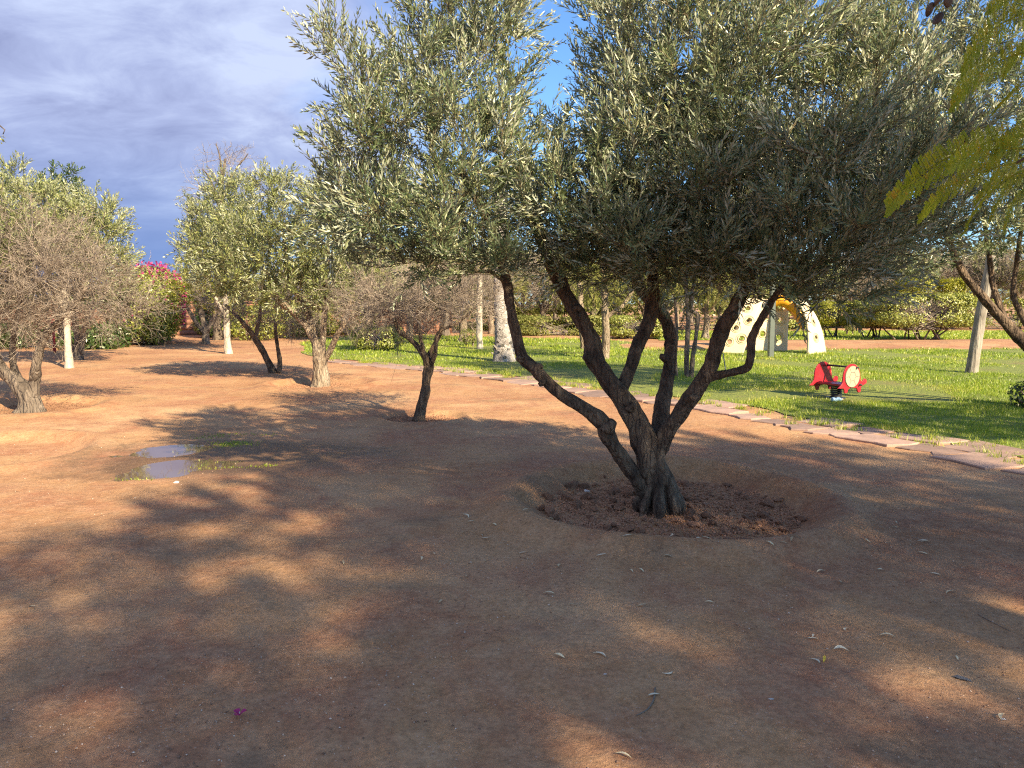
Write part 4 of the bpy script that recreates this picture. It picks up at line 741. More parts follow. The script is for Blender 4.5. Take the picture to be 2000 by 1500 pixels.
def far_label(px, py, kind):
    m = [t for a, t in MARKS if px < a][0] if px >= 545 else MARKS[0][1]
    d = 'nearer ' if py > 648 else ('farthest ' if py < 637 else 'distant ')
    if (px, kind) == (1404, 'pepper'): m = 'at the left flank of the climber'
    if (px, kind) == (1800, 'olive'): m = 'behind the tall square-topped hedge'
    return d + FARL[kind].split(' in the')[0] + ' ' + m
for k, (px, py, kind, s) in enumerate(spots):
    p = gp(px, py); rz = rb.random() * 6.28; s = s * rb.uniform(.93, 1.08); sv = (s * rb.uniform(.9, 1.15), s * rb.uniform(.9, 1.15), s)
    if kind not in BG:
        BG[kind] = proto_bg('background_tree', far_label(px, py, kind), kind, 400 + len(BG)); o = BG[kind]; o.location = tuple(p); o.rotation_euler = (0, 0, rz); o.scale = sv; o['group'] = FARL[kind].split(' in ')[0] + 's of the far belt'
    else: copy_tree(BG[kind], tuple(p), rz, sv, far_label(px, py, kind), BG[kind]['group'])
def woodland():
    rng = np.random.default_rng(66); n = 52000; x = rng.uniform(-75, 95, n); y = 70 + rng.normal(0, 3.5, n) + .03 * np.abs(x); top = 5.2 + 1.7 * fbm(x * .16, 0 * x + 3, 3) - 2.6 * np.clip((-x - 8) / 14, 0, 1); z = top * rng.random(n) ** .75
    P = np.stack([x, y, z], -1); d = norm(rng.normal(size=(n, 3)) + np.array([0, -.2, .4])); sd = norm(np.cross(d, rng.normal(size=(n, 3)))); L = rng.uniform(.25, .6, n)[:, None]
    V = np.stack([P, P + d * L * .5 + sd * L * .3, P + d * L, P + d * L * .5 - sd * L * .3], 1).reshape(-1, 3); tone = np.clip(.5 + .35 * fbm(x * .3, z * .8, 3) + rng.normal(0, .15, n), 0, 1)
    tag(obj('distant_woodland', MB().add(V, (LF[None] + (np.arange(n) * 4)[:, None, None]).reshape(-1, 3), rnd=np.repeat(tone, 4)).mesh('distant_woodland', mats=[MAT['pepper']])), 'mass of pale trees along the far boundary of the garden', 'woodland', kind='stuff')
woodland()
b = gp(1330, 643); bush('box_hedge', 'long clipped hedge crossing behind the climber and the slender stems', (b[0], b[1], 0), 9.0, .9, 1.35, .0, 'hedge', 16000, 331, .3, .15, 8, 40, cat='hedge')
b = gp(820, 645); bush('box_hedge', 'long clipped hedge behind the sapling and the palm', (b[0], b[1], 0), 6.5, .9, 1.25, .0, 'pepper', 12000, 332, .3, .15, 8, 40, cat='hedge')
# thin post tree, stub, cypress-like peak and bare crown above the left trees
b = gp(937, 682); make_tree('young_tree', 'thin pale straight trunk left of the palm', b, [lim((937, 686, b[1], 7), (937, 670, b[1], 6), (936, 630, b[1], 6), (937, 560, b[1], 5), (938, 500, b[1], 3))], [lobe(938, 500, b[1], .8, .8, .7)], 'bark_white', 'pepper', SH_BG, 15, 40, 501, ds=.09, fr=.6)
b = gp(1141, 682); make_tree('young_tree', 'short pale trunk just left of the pepper tree', b, [lim((1141, 686, b[1], 8), (1140, 670, b[1], 7), (1136, 630, b[1], 6), (1132, 560, b[1], 5), (1130, 500, b[1], 3))], [lobe(1130, 500, b[1], .8, .8, .7)], 'bark_pale', 'pepper', SH_WEEP, 15, 40, 502, ds=.09, fr=.6, sag=.8)
b = gp(120, 676); Yb = b[1]; make_tree('evergreen_tree', 'dark green pointed tree rising above the left olives', b, [lim((122, 680, Yb, 10), (122, 600, Yb, 8), (124, 480, Yb, 6), (125, 360, Yb, 3))], [lobe(125, 400, Yb, .95, .9, 1.3), lobe(125, 370, Yb, .6, .6, .8), lobe(120, 460, Yb, 1.3, 1.2, 1.2), lobe(160, 420, Yb, .5, .5, .8)], 'bark_grey', 'dark_leaf', SH_BG, 40, 150, 503, ds=.08, fr=.3, lift=.7)
b = gp(425, 664); Yb = b[1]
make_tree('bare_tree', 'bare branching crown rising above the limewashed-stub olive', b, [lim((425, 668, Yb, 10), (426, 560, Yb, 7), (428, 440, Yb, 5), (432, 370, Yb, 4), (440, 310, Yb, 2.5)), lim((430, 400, Yb, 3), (455, 340, Yb, 2), (485, 300, Yb, 1)), lim((430, 410, Yb, 3), (410, 350, Yb, 2), (395, 330, Yb, 1)), lim((434, 360, Yb, 2.5), (430, 310, Yb, 1.5), (422, 280, Yb, 1))], [], 'bark_grey', 'pepper', SH_BG, 0, 0, 504, bare_lobes=[lobe(440, 350, Yb, 1.0, .8, .9), lobe(410, 390, Yb, .8, .6, .8), lobe(460, 310, Yb, .6, .5, .6)], bare_protos=SH_BARE_BG, nb=40, fr=.3, bare_ds=.3, rmax=.025)
# red post under the left trees
b = gp(107, 690); tag(obj('red_post', MB().add(*tube([[0, 0, -.1], [0, 0, .6], [0, 0, 1.3]], [.04, .04, .04], 10)).mesh('red_post', mats=[MAT['redpost']]), None, tuple(b)), 'thin red post in the shade behind the limewashed trunk', 'post')
# ================================================================== PLAYGROUND: climbing frame, post, turtle rider
def climber():
    b = gp(1512, 689); Yb = b[1]; root = thing('playground_climber', (b[0], b[1], 0), 'cream climbing frame of curved panels with round holes', 'climbing frame')
    def panel(c0, c1, t0, t1, bow, holes):
        """surface from bottom edge c0-c1 to top edge t0-t1, bulging outward by bow"""
        nu, nv = 30, 60; c0, c1, t0, t1 = [np.array(q, float) for q in (c0, c1, t0, t1)]
        u = np.linspace(0, 1, nu + 1); v = np.linspace(0, 1, nv + 1); U, Vv = np.meshgrid(u, v, indexing='ij')
        P = (c0 * (1 - U[..., None]) + c1 * U[..., None]) * (1 - Vv[..., None]) + (t0 * (1 - U[..., None]) + t1 * U[..., None]) * Vv[..., None]
        out = norm(np.cross(c1 - c0, (t0 + t1 - c0 - c1) / 2)); P = P + out * (bow * np.sin(np.pi * Vv * .95))[..., None]
        Lw = np.linalg.norm(c1 - c0); Lh = np.linalg.norm((t0 + t1 - c0 - c1) / 2); N = norm(np.cross(np.gradient(P, axis=0), np.gradient(P, axis=1)))
        uc = (U[:-1, :-1] + U[1:, 1:]) / 2; vc = (Vv[:-1, :-1] + Vv[1:, 1:]) / 2; ok = np.ones(uc.shape, bool)
        for hu, hv, hr in holes: ok &= np.hypot((uc - hu) * Lw, (vc - hv) * Lh) > hr
        A = P + N * .035; B = P - N * .035; idx = np.arange((nu + 1) * (nv + 1)).reshape(nu + 1, nv + 1); M_ = idx.size
        q = np.stack([idx[:-1, :-1], idx[1:, :-1], idx[1:, 1:], idx[:-1, 1:]], -1); fa = q[ok]; fb = fa[:, ::-1] + M_
        cnt = {}
        for f in fa:
            for e in zip(f, np.roll(f, -1)): cnt[(int(e[0]), int(e[1]))] = 1
        sd = [[e[1], e[0], e[0] + M_, e[1] + M_] for e in cnt if (e[1], e[0]) not in cnt]
        o = obj('panel', MB().add(np.vstack([A.reshape(-1, 3), B.reshape(-1, 3)]), fa, fb, np.array(sd)).mesh('panel', b * [1, 1, 0], [MAT['cream']]), root)
        for hu, hv, hr in holes:
            i = int(round(hu * nu)); j = int(round(hv * nv)); c = P[i, j]; n = N[i, j]; e1 = norm(np.cross(n, [0, 0, 1])); e2 = np.cross(n, e1); th = np.linspace(0, 2 * np.pi, 25)
            for rr, tt in ((hr * 1.06, .022), (hr * 1.62, .012)):
                ring = [c + e1 * rr * math.cos(t) + e2 * rr * math.sin(t) + n * .036 for t in th]; ring2 = [p - n * .072 for p in ring]
                V, F = tube(ring, tt, 6, cap=False); V2, F2 = tube(ring2, tt, 6, cap=False)
                obj('hole_ring', MB().add(V, F).add(V2, F2).mesh('hole_ring', b * [1, 1, 0], [MAT['cream2']], True), o)
    g = lambda px, py, dy=0: gp(px, py) + np.array([0, dy, 0])
    top = b + np.array([0, .9, 2.0])
    panel(gp(1405, 690), gp(1452, 691), at(1446, 585, Yb + .4), at(1490, 585, Yb + .4), .16, [(.25, .18, .085), (.75, .24, .10), (.33, .42, .09), (.78, .55, .10), (.5, .78, .10)])
    panel(gp(1468, 686), gp(1537, 686), at(1474, 585, Yb + 1.0), at(1540, 585, Yb + 1.0), .02, [(.28, .33, .105), (.75, .27, .105), (.40, .66, .105), (.76, .60, .105), (.72, .86, .09)])
    panel(gp(1577, 692), gp(1612, 690), at(1555, 585, Yb + .1), at(1566, 585, Yb + .8), .20, [(.45, .25, .09), (.5, .52, .09), (.5, .78, .08)])
    # orange linking arch under the top
    a0, a1 = at(1512, 590, Yb + .6), at(1572, 632, Yb + .2); t = np.linspace(0, 1, 14)[:, None]; arc = a0 * (1 - t) + a1 * t + np.array([0, 0, .28]) * (1 - (2 * t - 1) ** 2)
    V = []; 
    for p in arc: V += [p + [0, .0, -.16], p + [0, .35, -.16], p + [0, .35, .16], p + [0, .0, .16]]
    i = np.arange(13)[:, None] * 4; j = np.arange(4)[None]; k = (j + 1) % 4; F = np.stack([i + j, i + k, i + 4 + k, i + 4 + j], -1).reshape(-1, 4)
    obj('orange_arch', MB().add(np.array(V), F, np.array([[0, 3, 2, 1], [52, 53, 54, 55]])).mesh('orange_arch', b * [1, 1, 0], [MAT['orange']]), root)
climber()
b = gp(1505, 699)
def square_post():
    bm = bmesh.new(); bmesh.ops.create_cube(bm, size=1); bmesh.ops.scale(bm, vec=(.14, .14, 2.5), verts=bm.verts[:]); bmesh.ops.translate(bm, vec=(0, 0, 1.2), verts=bm.verts[:]); bmesh.ops.bevel(bm, geom=bm.edges[:], offset=.012, segments=2, affect='EDGES')
    me = bpy.data.meshes.new('square_post'); bm.to_mesh(me); bm.free(); me.materials.append(MAT['postgrey']); root = thing('square_post', tuple(b), 'dark grey square post in front of the climbing frame', 'post'); obj('shaft', me, root)
    bm = bmesh.new(); bmesh.ops.create_cube(bm, size=1); bmesh.ops.scale(bm, vec=(.17, .17, .04), verts=bm.verts[:]); bmesh.ops.translate(bm, vec=(0, 0, 2.475), verts=bm.verts[:]); me = bpy.data.meshes.new('cap'); bm.to_mesh(me); bm.free(); me.materials.append(MAT['postgrey']); obj('cap', me, root)
square_post()
def turtle():
    g0 = gp(1634, 778); fx = .64; root = thing('turtle_rider', (g0[0], g0[1], 0), 'red turtle spring rider with beige hexagon shell on the lawn', 'spring rider'); root.rotation_euler = (0, 0, R(29))
    # local axes: x = heading, y = across, z up
    out = [(-.335, .205), (-.30, .225), (-.265, .25), (-.235, .29), (-.225, .36)] + [(-.02 + .205 * math.cos(R(a)), .375 + .205 * math.sin(R(a))) for a in range(170, -20, -19)] + [(.215, .285), (.245, .295), (.275, .325), (.315, .33), (.345, .305), (.345, .265), (.315, .24), (.27, .228), (.235, .215), (.215, .185), (.205, .125), (.145, .12), (.125, .165), (.09, .19), (0, .198), (-.07, .19), (-.10, .165), (-.115, .12), (-.175, .125), (-.185, .17), (-.215, .195), (-.27, .198)]
    P = spline(np.array([[x, 0, z, 0] for x, z in out + out[:1]]), .02)[:-1][:, [0, 2]]
    def slab(poly, y0, y1, name, mat, parent, bev=.006):
        bm = bmesh.new(); f = bm.faces.new([bm.verts.new((p[0], y0, p[1])) for p in poly]); r = bmesh.ops.extrude_face_region(bm, geom=[f]); bmesh.ops.translate(bm, vec=(0, y1 - y0, 0), verts=[v for v in r['geom'] if isinstance(v, bmesh.types.BMVert)])
        bmesh.ops.recalc_face_normals(bm, faces=bm.faces[:])
        if bev: bmesh.ops.bevel(bm, geom=[e for e in bm.edges if abs(e.verts[0].co.y - e.verts[1].co.y) < 1e-6], offset=bev, segments=1, affect='EDGES')
        bmesh.ops.triangulate(bm, faces=[f for f in bm.faces if len(f.verts) > 4]); me = bpy.data.meshes.new(name); bm.to_mesh(me); bm.free(); me.materials.append(mat); return obj(name, me, parent)
    for y in (-.27, .27):
        sp = slab(P, y - .013, y + .013, 'side_panel', MAT['red'], root); s = -1 if y < 0 else 1
        cx, cz, rr = -.02, .378, .172
        disc = slab(np.array([[cx + rr * math.cos(t), cz + rr * math.sin(t)] for t in np.linspace(0, 2 * np.pi, 40, endpoint=False)]), y + s * .0135, y + s * .019, 'shell_disc', MAT['discback'], sp, 0)
        # hexagon plates: a central cell and six round it, clipped to the disc
        def clip(poly):
            bm2 = [np.array(p) for p in poly]; out_ = []
            for p in bm2:
                q = p - [cx, cz]; d = np.hypot(*q); out_.append(np.array([cx, cz]) + q * min(1, (rr * .97) / d))
            return np.array(out_)
        R0 = .077
        for k in range(7):
            c = np.array([cx, cz]) if k == 0 else np.array([cx, cz]) + R0 * 1.732 * np.array([math.cos(R(30 + 60 * (k - 1))), math.sin(R(30 + 60 * (k - 1)))])
            m = 6; hx = []
            for j in range(6):
                a = c + (R0 - .0035) * np.array([math.cos(R(60 * j)), math.sin(R(60 * j))]); e = c + (R0 - .0035) * np.array([math.cos(R(60 * j + 60)), math.sin(R(60 * j + 60))])
                for t in (0, .25, .5, .75): hx.append(a + (e - a) * t)
            if k: # stretch outer cells out to the rim
                hx = [np.array([cx, cz]) + (p - [cx, cz]) * (1.35 if np.hypot(*(p - [cx, cz])) > R0 * 1.75 else 1) for p in hx]
            hx = clip(hx); keepi = [0] + [i for i in range(1, len(hx)) if np.hypot(*(hx[i] - hx[i - 1])) > .002]; slab(hx[keepi], y + s * .0195, y + s * .026, 'shell_plate', MAT['plate'], sp, 0)
    def box(x0, x1, y0, y1, z0, z1, name, mat):
        bm = bmesh.new(); bmesh.ops.create_cube(bm, size=1); bmesh.ops.scale(bm, vec=(x1 - x0, y1 - y0, z1 - z0), verts=bm.verts[:]); bmesh.ops.translate(bm, vec=((x0 + x1) / 2, (y0 + y1) / 2, (z0 + z1) / 2), verts=bm.verts[:]); bmesh.ops.bevel(bm, geom=bm.edges[:], offset=.008, segments=2, affect='EDGES'); me = bpy.data.meshes.new(name); bm.to_mesh(me); bm.free(); me.materials.append(mat); return obj(name, me, root)
    box(-.19, .10, -.235, .235, .225, .255, 'seat', MAT['red']); box(-.10, .08, -.11, .11, .19, .223, 'seat_bracket', MAT['black'])
    for z_, x_ in ((.52, .06), (.24, .16)): obj('handle' if z_ > .5 else 'foot_rest', MB().add(*tube([[x_, -.33, z_], [x_, 0, z_], [x_, .33, z_]], .015, 10)).mesh('bar', mats=[MAT['black']], smooth=True), root)
    t = np.linspace(0, 1, 110); c = np.stack([-.02 + .075 * np.cos(t * 5 * 2 * np.pi), .075 * np.sin(t * 5 * 2 * np.pi), .02 + .165 * t], -1); obj('spring', MB().add(*tube(c, .014, 8)).mesh('spring', mats=[MAT['black']], smooth=True), root)
    obj('base_plate', MB().add(*tube([[-.02, 0, -.02], [-.02, 0, .0], [-.02, 0, .018]], [.16, .16, .155], 20)).mesh('base_plate', mats=[MAT['black']]), root)
turtle()
def bottle():
    b = gp(1634, 786); root = thing('plastic_bottle', (b[0], b[1], .045), 'small pale blue crushed plastic bottle below the turtle rider', 'bottle'); root.rotation_euler = (0, 0, .25)
    p = np.array([[-.085, 0, 0], [-.08, 0, 0], [-.05, .004, .004], [-.02, 0, -.004], [.02, .003, .003], [.05, 0, 0], [.075, 0, 0], [.085, 0, 0]]); obj('body', MB().add(*tube(p, [.03, .036, .035, .031, .036, .034, .02, .013], 14)).mesh('bottle_body', mats=[MAT['bluep']], smooth=True), root)
    obj('cap', MB().add(*tube([[.085, 0, 0], [.095, 0, 0], [.105, 0, 0]], .015, 12)).mesh('bottle_cap', mats=[MAT['whitestone']]), root)
bottle()
b = gp(1898, 729); Yb = b[1]; s = spline(lim((1898, 735, Yb, 13), (1898, 725, Yb, 12), (1905, 680, Yb, 11), (1915, 620, Yb, 10), (1925, 565, Yb, 9.5), (1937, 500, Yb, 9)), .05)
tag(obj('wooden_pole', MB().add(*tube(s[:, :3], s[:, 3], 14, .07, np.random.default_rng(3), flute=.05)).mesh('wooden_pole', b, [MAT['pole']], True), None, tuple(b)), 'tilted weathered wooden pole on the lawn at the right', 'pole')
# thin metal stake in front of the climbing frame
b = gp(1421, 745); e = at(1412, 690, b[1] + .3); tag(obj('stake', MB().add(*tube([b - b, (e - b) * .5, e - b], .012, 6)).mesh('stake', mats=[MAT['postgrey']]), None, tuple(b)), 'thin leaning rod standing in the lawn left of the frame', 'stake')
# ================================================================== JACARANDA FRONDS IN VIEW (parts of the jacaranda)
def frond_mesh(rng, L=.40, np_=22):
    mb = MB(); t = np.linspace(0, 1, 10); ax = np.stack([L * t, .05 * L * np.sin(t * 3.1), .30 * L * t * (1 - t)], -1); V, F = tube(ax, np.linspace(.0028, .001, 10), 4, cap=False); mb.add(V, F, rnd=.75)
    for i in range(np_):
        u = .14 + .86 * i / (np_ - 1); p = np.array([np.interp(u, t, ax[:, k]) for k in range(3)]); pl = .050 * (math.sin(math.pi * (.22 + .7 * u)) ** .7) * rng.uniform(.9, 1.1)
        for sg in (-1, 1):
            d = norm(np.array([.75 + rng.normal(0, .05), sg, -.12 + rng.normal(0, .12)])); e = p + d * pl; sd = norm(np.array([.85, -.5 * sg, 0])); V, F = tube([p, (p + e) / 2, e], [.0009, .0007, .0004], 3, cap=False); mb.add(V, F, rnd=.6); tone = rng.normal(.45, .2)
            for k in range(9):
                q = p + d * pl * (.08 + .92 * k / 8)
                for s2 in (-1, 1): dd = norm(d * .55 + sd * s2 + np.array([0, 0, rng.normal(-.1, .15)])); mb.add(leaf(q, dd, norm(np.cross(dd, [0, 0, 1])), .0105 * (1.15 - .5 * k / 8), .0052, .1), LF, rnd=np.clip(tone + rng.normal(0, .12), 0, 1))
    return mb.mesh('frond', mats=[MAT['frond']])
rf = np.random.default_rng(55); FM = [frond_mesh(rf) for _ in range(3)]
twig_hub = at(2090, 240, 2.7)
jl = np.array(jac.location)
def place_frond(px0, py0, Y0_, px1, py1, Y1_, k, roll=0):
    a, e = at(px0, py0, Y0_), at(px1, py1, Y1_); d = e - a; L = np.linalg.norm(d); roll = 1.0 + .5 * roll; x = d / L; z = norm(np.array([0, 0, 1.0]) - x * x[2]); y = np.cross(z, x); c, s_ = math.cos(roll), math.sin(roll); y, z = y * c + z * s_, z * c - y * s_
    o = obj('frond', FM[k % 3], jac); M = Matrix((( x[0], y[0], z[0], a[0] - jl[0]), (x[1], y[1], z[1], a[1] - jl[1]), (x[2], y[2], z[2], a[2] - jl[2]), (0, 0, 0, 1))); o.matrix_local = M @ Matrix.Scale(L / .40, 4); return a
ends = []
FR = [(2010, 262, 2.55, 1738, 402, 2.35, .5), (1985, 318, 2.5, 1798, 424, 2.4, .2), (2010, 330, 2.6, 1884, 452, 2.45, -.3), (2020, 360, 2.6, 1962, 450, 2.5, .9), (2030, 15, 2.7, 1880, 140, 2.5, .6), (2030, 95, 2.7, 1862, 205, 2.5, .5), (2040, 170, 2.7, 1945, 215, 2.5, -.4), (2020, 290, 2.45, 1850, 330, 2.3, .7), (2030, 320, 2.7, 1935, 425, 2.6, .3), (2050, 220, 2.8, 1930, 330, 2.7, .4), (2040, 380, 2.6, 2005, 470, 2.5, 0), (2060, 60, 2.8, 1960, 150, 2.7, .2), (2035, 300, 2.85, 1905, 395, 2.8, .1), (2045, 260, 2.5, 1950, 300, 2.4, .9), (2060, -20, 2.7, 1930, 20, 2.6, .4)]
mbt = MB(); src = np.array([3.3, 1.9, 3.0])
for k, (a, b_, c, d, e, f, rl_) in enumerate(FR):
    p = place_frond(a, b_, c, d, e, f, k, rl_); q = (p + src) / 2 + np.array([.12, 0, .1]); s = spline(np.array([[*src, .012], [*q, .008], [*p, .004]]), .06); mbt.add(*tube(s[:, :3], s[:, 3], 6))
obj('branch', mbt.mesh('jacaranda_branch', jl, [MAT['bark_grey']], True), jac)
src2 = np.array([7.2, -2.6, 2.6]); s = spline(np.array([[*src2, .11], [6.0, -1.4, 3.4, .08], [4.6, .4, 3.5, .05], [*src, .02]]), .06); obj('branch', MB().add(*tube(s[:, :3], s[:, 3], 8, .1)).mesh('jacaranda_limb', jl, [MAT['bark_grey']], True), jac)
# seed pods at the top right
podc = at(1826, 10, 2.6); s = spline(np.array([[*src, .008], [*((src + podc) / 2 + [0, 0, .25]), .006], [*(podc + [0.02, 0, .08]), .003]]), .05); obj('branch', MB().add(*tube(s[:, :3], s[:, 3], 5)).mesh('pod_twig', jl, [MAT['bark_grey']], True), jac)
bm = bmesh.new(); bmesh.ops.create_icosphere(bm, subdivisions=2, radius=1); bmesh.ops.scale(bm, vec=(.020, .007, .024), verts=bm.verts[:])
for v in bm.verts: v.co.x += .12 * v.co.z * v.co.z / .024
pm = bpy.data.meshes.new('seed_pod'); bm.to_mesh(pm); bm.free(); pm.materials.append(MAT['pod']); pm2 = pm.copy(); pm2.materials.clear(); pm2.materials.append(MAT['yellow_leaf'])
for px, py, rx_, m in ((1816, 18, .4, pm), (1832, 36, -.5, pm), (1830, 4, .9, pm), (1852, 0, .2, pm)):
    o = obj('seed_pod', m, jac, tuple(at(px, py, 2.6) - jl)); o.rotation_euler = (rx_, rx_ * .7, rx_ * 2)
# young tree outside the left edge, one flowering tip shows
def left_sprig():
    base = np.array([-3.1, 3.2, 0.0]); tip = at(6, 262, 3.2); rng = np.random.default_rng(8); root = thing('young_tree', tuple(base), 'yellow-green leaf tip poking in at the upper left edge', 'tree')
    s = spline(np.array([[*base, .03], [-3.05, 3.25, .9, .025], [-2.9, 3.2, 1.9, .018], [-2.5, 3.2, 2.45, .009], [*(tip + [-.03, 0, .05]), .003], [*tip, .002]]), .05); obj('trunk', MB().add(*tube(s[:, :3], s[:, 3], 8)).mesh('young_trunk', base, [MAT['bark_grey']], True), root)
    mb = MB(); P = []; D = []
    for k in range(int(len(s) * .45), len(s), 1): P.append(s[k, :3]); D.append(norm(rng.normal(size=3) + np.array([0, 0, -.3])))
    P = np.array(P); D = np.array(D); k = P[:, 0] < -2.22; scatter(mb, None, SH_BROAD, P[k], D[k], np.full(k.sum(), .6), rng)
    scatter(mb, None, SH_BROAD, np.array([tip, tip + [-.03, 0, .02]]), norm(np.array([[.2, -.3, -1], [-.3, .2, -.6]])), np.array([.16, .2]), rng); obj('crown', mb.mesh('young_crown', base, [MAT['yellow_leaf']]), root)
left_sprig()
# ================================================================== LOOSE THINGS ON THE SOIL
rc = np.random.default_rng(19)
def clod_mesh(seed, mat, flat=.7):
    r = np.random.default_rng(seed); bm = bmesh.new(); P = norm(r.normal(size=(16, 3))) * r.uniform(.7, 1.1, (16, 1)) * [1, .8, flat]; vs = [bm.verts.new(p) for p in P]; bmesh.ops.convex_hull(bm, input=vs); bmesh.ops.delete(bm, geom=[v for v in bm.verts if not v.link_faces], context='VERTS')
    me = bpy.data.meshes.new('clod'); bm.to_mesh(me); bm.free(); me.materials.append(mat); return me
CM = [clod_mesh(i, MAT['clod']) for i in range(8)]
for bi, (n, smin, smax) in enumerate(((230, .022, .075), (40, .012, .03))):
    bx, by, r, dep, rim = BASINS[bi]
    for k in range(n):
        q = math.sqrt(rc.random()) * .93 * r; a = rc.random() * 6.283; x, y = bx + q * math.cos(a), by + q * math.sin(a)
        if math.hypot(x - TB[0], y - TB[1]) < .2: continue
        s = smin + (smax - smin) * rc.random() ** 2.2; o = obj('clod', CM[rc.integers(8)], ground, (x, y, float(hgt(x, y)) + s * .2)); o.rotation_euler = tuple(rc.uniform(-.6, .6, 2)) + (rc.random() * 6.28,); o.scale = (s, s * rc.uniform(.7, 1), s * rc.uniform(.7, 1))
def crumbs(name, label, xs, ys, ss, mat, cat, parent=None):
    n = len(xs); O = np.array([[1, 0, 0], [0, 1, 0], [-1, 0, 0], [0, -1, 0], [0, 0, .8], [0, 0, -.8]]); Fo = np.array([[0, 1, 4], [1, 2, 4], [2, 3, 4], [3, 0, 4], [1, 0, 5], [2, 1, 5], [3, 2, 5], [0, 3, 5]])
    a = rc.random(n) * 6.283; Rz = np.stack([np.stack([np.cos(a), -np.sin(a), 0 * a], -1), np.stack([np.sin(a), np.cos(a), 0 * a], -1), np.stack([0 * a, 0 * a, 1 + 0 * a], -1)], 1)
    V = O[None] * rc.uniform(.6, 1.3, (n, 6, 1)) + rc.normal(0, .12, (n, 6, 3)); V = np.einsum('nij,nvj->nvi', Rz, V) * ss[:, None, None] + np.stack([xs, ys, hgt(xs, ys) + ss * .25], -1)[:, None]
    o = obj(name, MB().add(V.reshape(-1, 3), (Fo[None] + (np.arange(n) * 6)[:, None, None]).reshape(-1, 3), rnd=np.repeat(rc.random(n), 6)).mesh(name, mats=[mat]), parent); tag(o, kind='stuff')
    if label: tag(o, label, cat)
    return o
for bi, n, s1 in ((0, 7000, .013), (1, 2500, .012), (2, 2200, .014), (3, 2200, .014)):
    bx, by, r = BASINS[bi][:3]; q = np.sqrt(rc.random(n)) * r * .9; a = rc.random(n) * 6.283; crumbs('soil_crumbs', None, bx + q * np.cos(a), by + q * np.sin(a), .004 + s1 * rc.random(n) ** 2, MAT['clod'], None, ground)
n = 22000; yy = 1.9 + 7 * rc.random(n) ** 1.5; xx = yy * rc.uniform(-.72, .72, n); k = (yy < path_y(xx) - .2); m_ = np.clip(.5 + fbm(xx, yy, 3, .7) + .25 * xx / yy, 0, 1) > rc.random(n); k &= m_
gritm = leaf_mat('grit', [(0, (.16, .09, .06)), (.55, (.30, .17, .11)), (.85, (.46, .33, .24)), (1, (.62, .5, .4))], rough=.9, trans=0)
crumbs('grit', 'fine grit and crumbs strewn over the foreground soil', xx[k], yy[k], .0016 + .0050 * rc.random(k.sum()) ** 3, gritm, 'grit')
# fallen olive leaves
def fl_mesh(seed):
    r = np.random.default_rng(seed); L = .052; t = np.linspace(0, 1, 6); wdt = np.sin(np.pi * np.clip(t * .97 + .02, 0, 1)) ** .8 * .006; z = .004 + .008 * np.sin(t * 3.1) * r.uniform(.2, 1); bend = r.normal(0, .006) * (t * (1 - t)) * 4
    A = np.stack([L * (t - .5), bend + wdt, z + .002], -1); B = np.stack([L * (t - .5), bend - wdt, z + .002], -1); C = np.stack([L * (t - .5), bend, z], -1); V = np.vstack([A, C, B]); i = np.arange(5)
    F = np.vstack([np.stack([i, i + 6, i + 7, i + 1], -1), np.stack([i + 6, i + 12, i + 13, i + 7], -1)]); return MB().add(V, F, rnd=r.uniform(.1, .9)).mesh('fallen_leaf', mats=[MAT['dry']])
LM = [fl_mesh(i) for i in range(7)]
lp = [(1117, 1190), (1254, 1192), (1587, 1246), (1303, 1325), (1093, 1294), (1752, 1019), (1378, 1081), (1530, 1085), (1552, 1076), (1225, 1075), (1364, 1073), (1217, 1487), (1803, 1080), (1695, 1060), (670, 1100), (905, 1040), (940, 1045), (950, 1050), (965, 1030), (845, 1080), (65, 1189), (948, 1095), (1075, 1040), (1020, 1080), (1590, 1300), (1233, 1120), (920, 1020), (1960, 1405)]
for k in range(34): lp.append((rc.uniform(820, 1900), rc.uniform(1010, 1140) + rc.random() ** 3 * 250))
for k, (px, py) in enumerate(lp):
    p = gp(px, py); p[2] = float(hgt(p[0], p[1])) + .001; o = obj('fallen_leaf', LM[k % 7], None, tuple(p)); o.rotation_euler = (rc.normal(0, .12), rc.normal(0, .12), rc.random() * 6.28); s = rc.uniform(.75, 1.35); o.scale = (s, s, s); tag(o, 'small narrow dry leaf lying on the bare soil', 'leaf', 'fallen leaves on the soil')
p = gp(1609, 1295); p[2] = float(hgt(p[0], p[1])) + .001; me = LM[0].copy(); me.attributes['rnd'].data.foreach_set('value', np.ones(len(me.vertices), np.float32)); o = obj('fallen_leaf', me, None, tuple(p)); o.rotation_euler = (.1, -.2, 1.1); tag(o, 'bright yellow curled leaf in the right foreground', 'leaf')
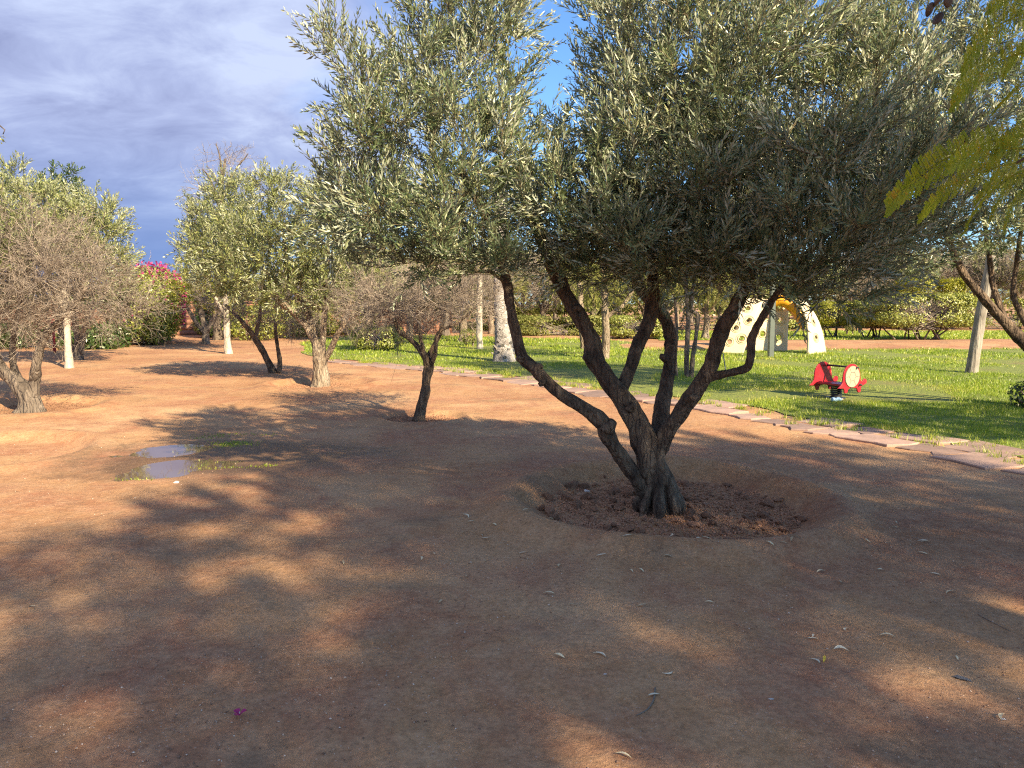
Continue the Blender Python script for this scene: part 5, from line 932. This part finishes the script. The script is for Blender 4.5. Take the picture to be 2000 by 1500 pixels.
# stones
def loose(name, label, px, py, s, mat, cat, seed, sc3=(1, .7, .4), rz=0): p = gp(px, py); o = obj(name, clod_mesh(seed, MAT[mat], .8), None, (p[0], p[1], float(hgt(p[0], p[1])) + s * sc3[2] * .4)); o.scale = tuple(s * k for k in sc3); o.rotation_euler = (0.05, .08, rz); tag(o, label, cat); return o
loose('stone', 'flat dark grey stone in the right foreground', 1881, 1325, .034, 'greystone', 'stone', 61, (1, .62, .3), -.5)
loose('stone', 'white pebble just below the larger puddle', 345, 943, .035, 'whitestone', 'stone', 62)
loose('pebble', 'white chip near the bottom right of centre', 1505, 1375, .013, 'whitestone', 'pebble', 63)
loose('pebble', 'pale chip below the curved twig line at centre', 1182, 1328, .010, 'whitestone', 'pebble', 64)
loose('pebble', 'pale chip close to the lower right corner', 1960, 1406, .012, 'whitestone', 'pebble', 65)
loose('pebble', 'pale stone at the back left of the main basin', 1146, 944, .04, 'whitestone', 'pebble', 66)
def twig(label, pts, r):
    P = np.array([gp(*p) for p in pts]); P[:, 2] = hgt(P[:, 0], P[:, 1]) + r * .8; s = spline(np.hstack([P, np.full((len(P), 1), r)]), .02); tag(obj('twig', MB().add(*tube(s[:, :3], np.linspace(r, r * .5, len(s)), 6), rnd=.3).mesh('twig', P[0], [MAT['twig']]), None, tuple(P[0])), label, 'twig')
twig('curved brown twig on the soil at bottom centre', [(1279, 1355), (1276, 1378), (1264, 1396), (1243, 1408)], .004)
twig('thin straight twig at the right edge of the soil', [(1910, 1200), (1940, 1217), (1972, 1233)], .0025)
def flower():
    p = gp(468, 1411); p[2] = float(hgt(p[0], p[1])) + .004; root = thing('bougainvillea_flower', tuple(p), 'single fallen magenta flower in the left foreground', 'flower'); rng = np.random.default_rng(4)
    for k in range(3):
        a = k * 2.094 + .4; d = np.array([math.cos(a), math.sin(a), .25]); sd = np.array([-math.sin(a), math.cos(a), 0]); V = [np.zeros(3)]
        for t, w_ in ((.3, .7), (.6, 1.0), (.85, .7), (1.0, .05)):
            for s_ in (-1, 0, 1): V.append(d * .026 * t + sd * s_ * .013 * w_ + np.array([0, 0, (.005 * abs(s_) + .010 * math.sin(t * 2.5))]))
        F4 = [[1 + 3 * i + j, 2 + 3 * i + j, 5 + 3 * i + j, 4 + 3 * i + j] for i in range(3) for j in range(2)]; obj('petal', MB().add(np.array(V), np.array(F4), np.array([[0, 2, 1], [0, 3, 2]]), rnd=.7).mesh('petal', mats=[MAT['bract']], smooth=True), root)
    obj('stamen', MB().add(*tube([[0, 0, 0], [0, 0, .008], [.001, 0, .016]], [.0012, .001, .002], 6)).mesh('stamen', mats=[MAT['whitestone']]), root)
flower()
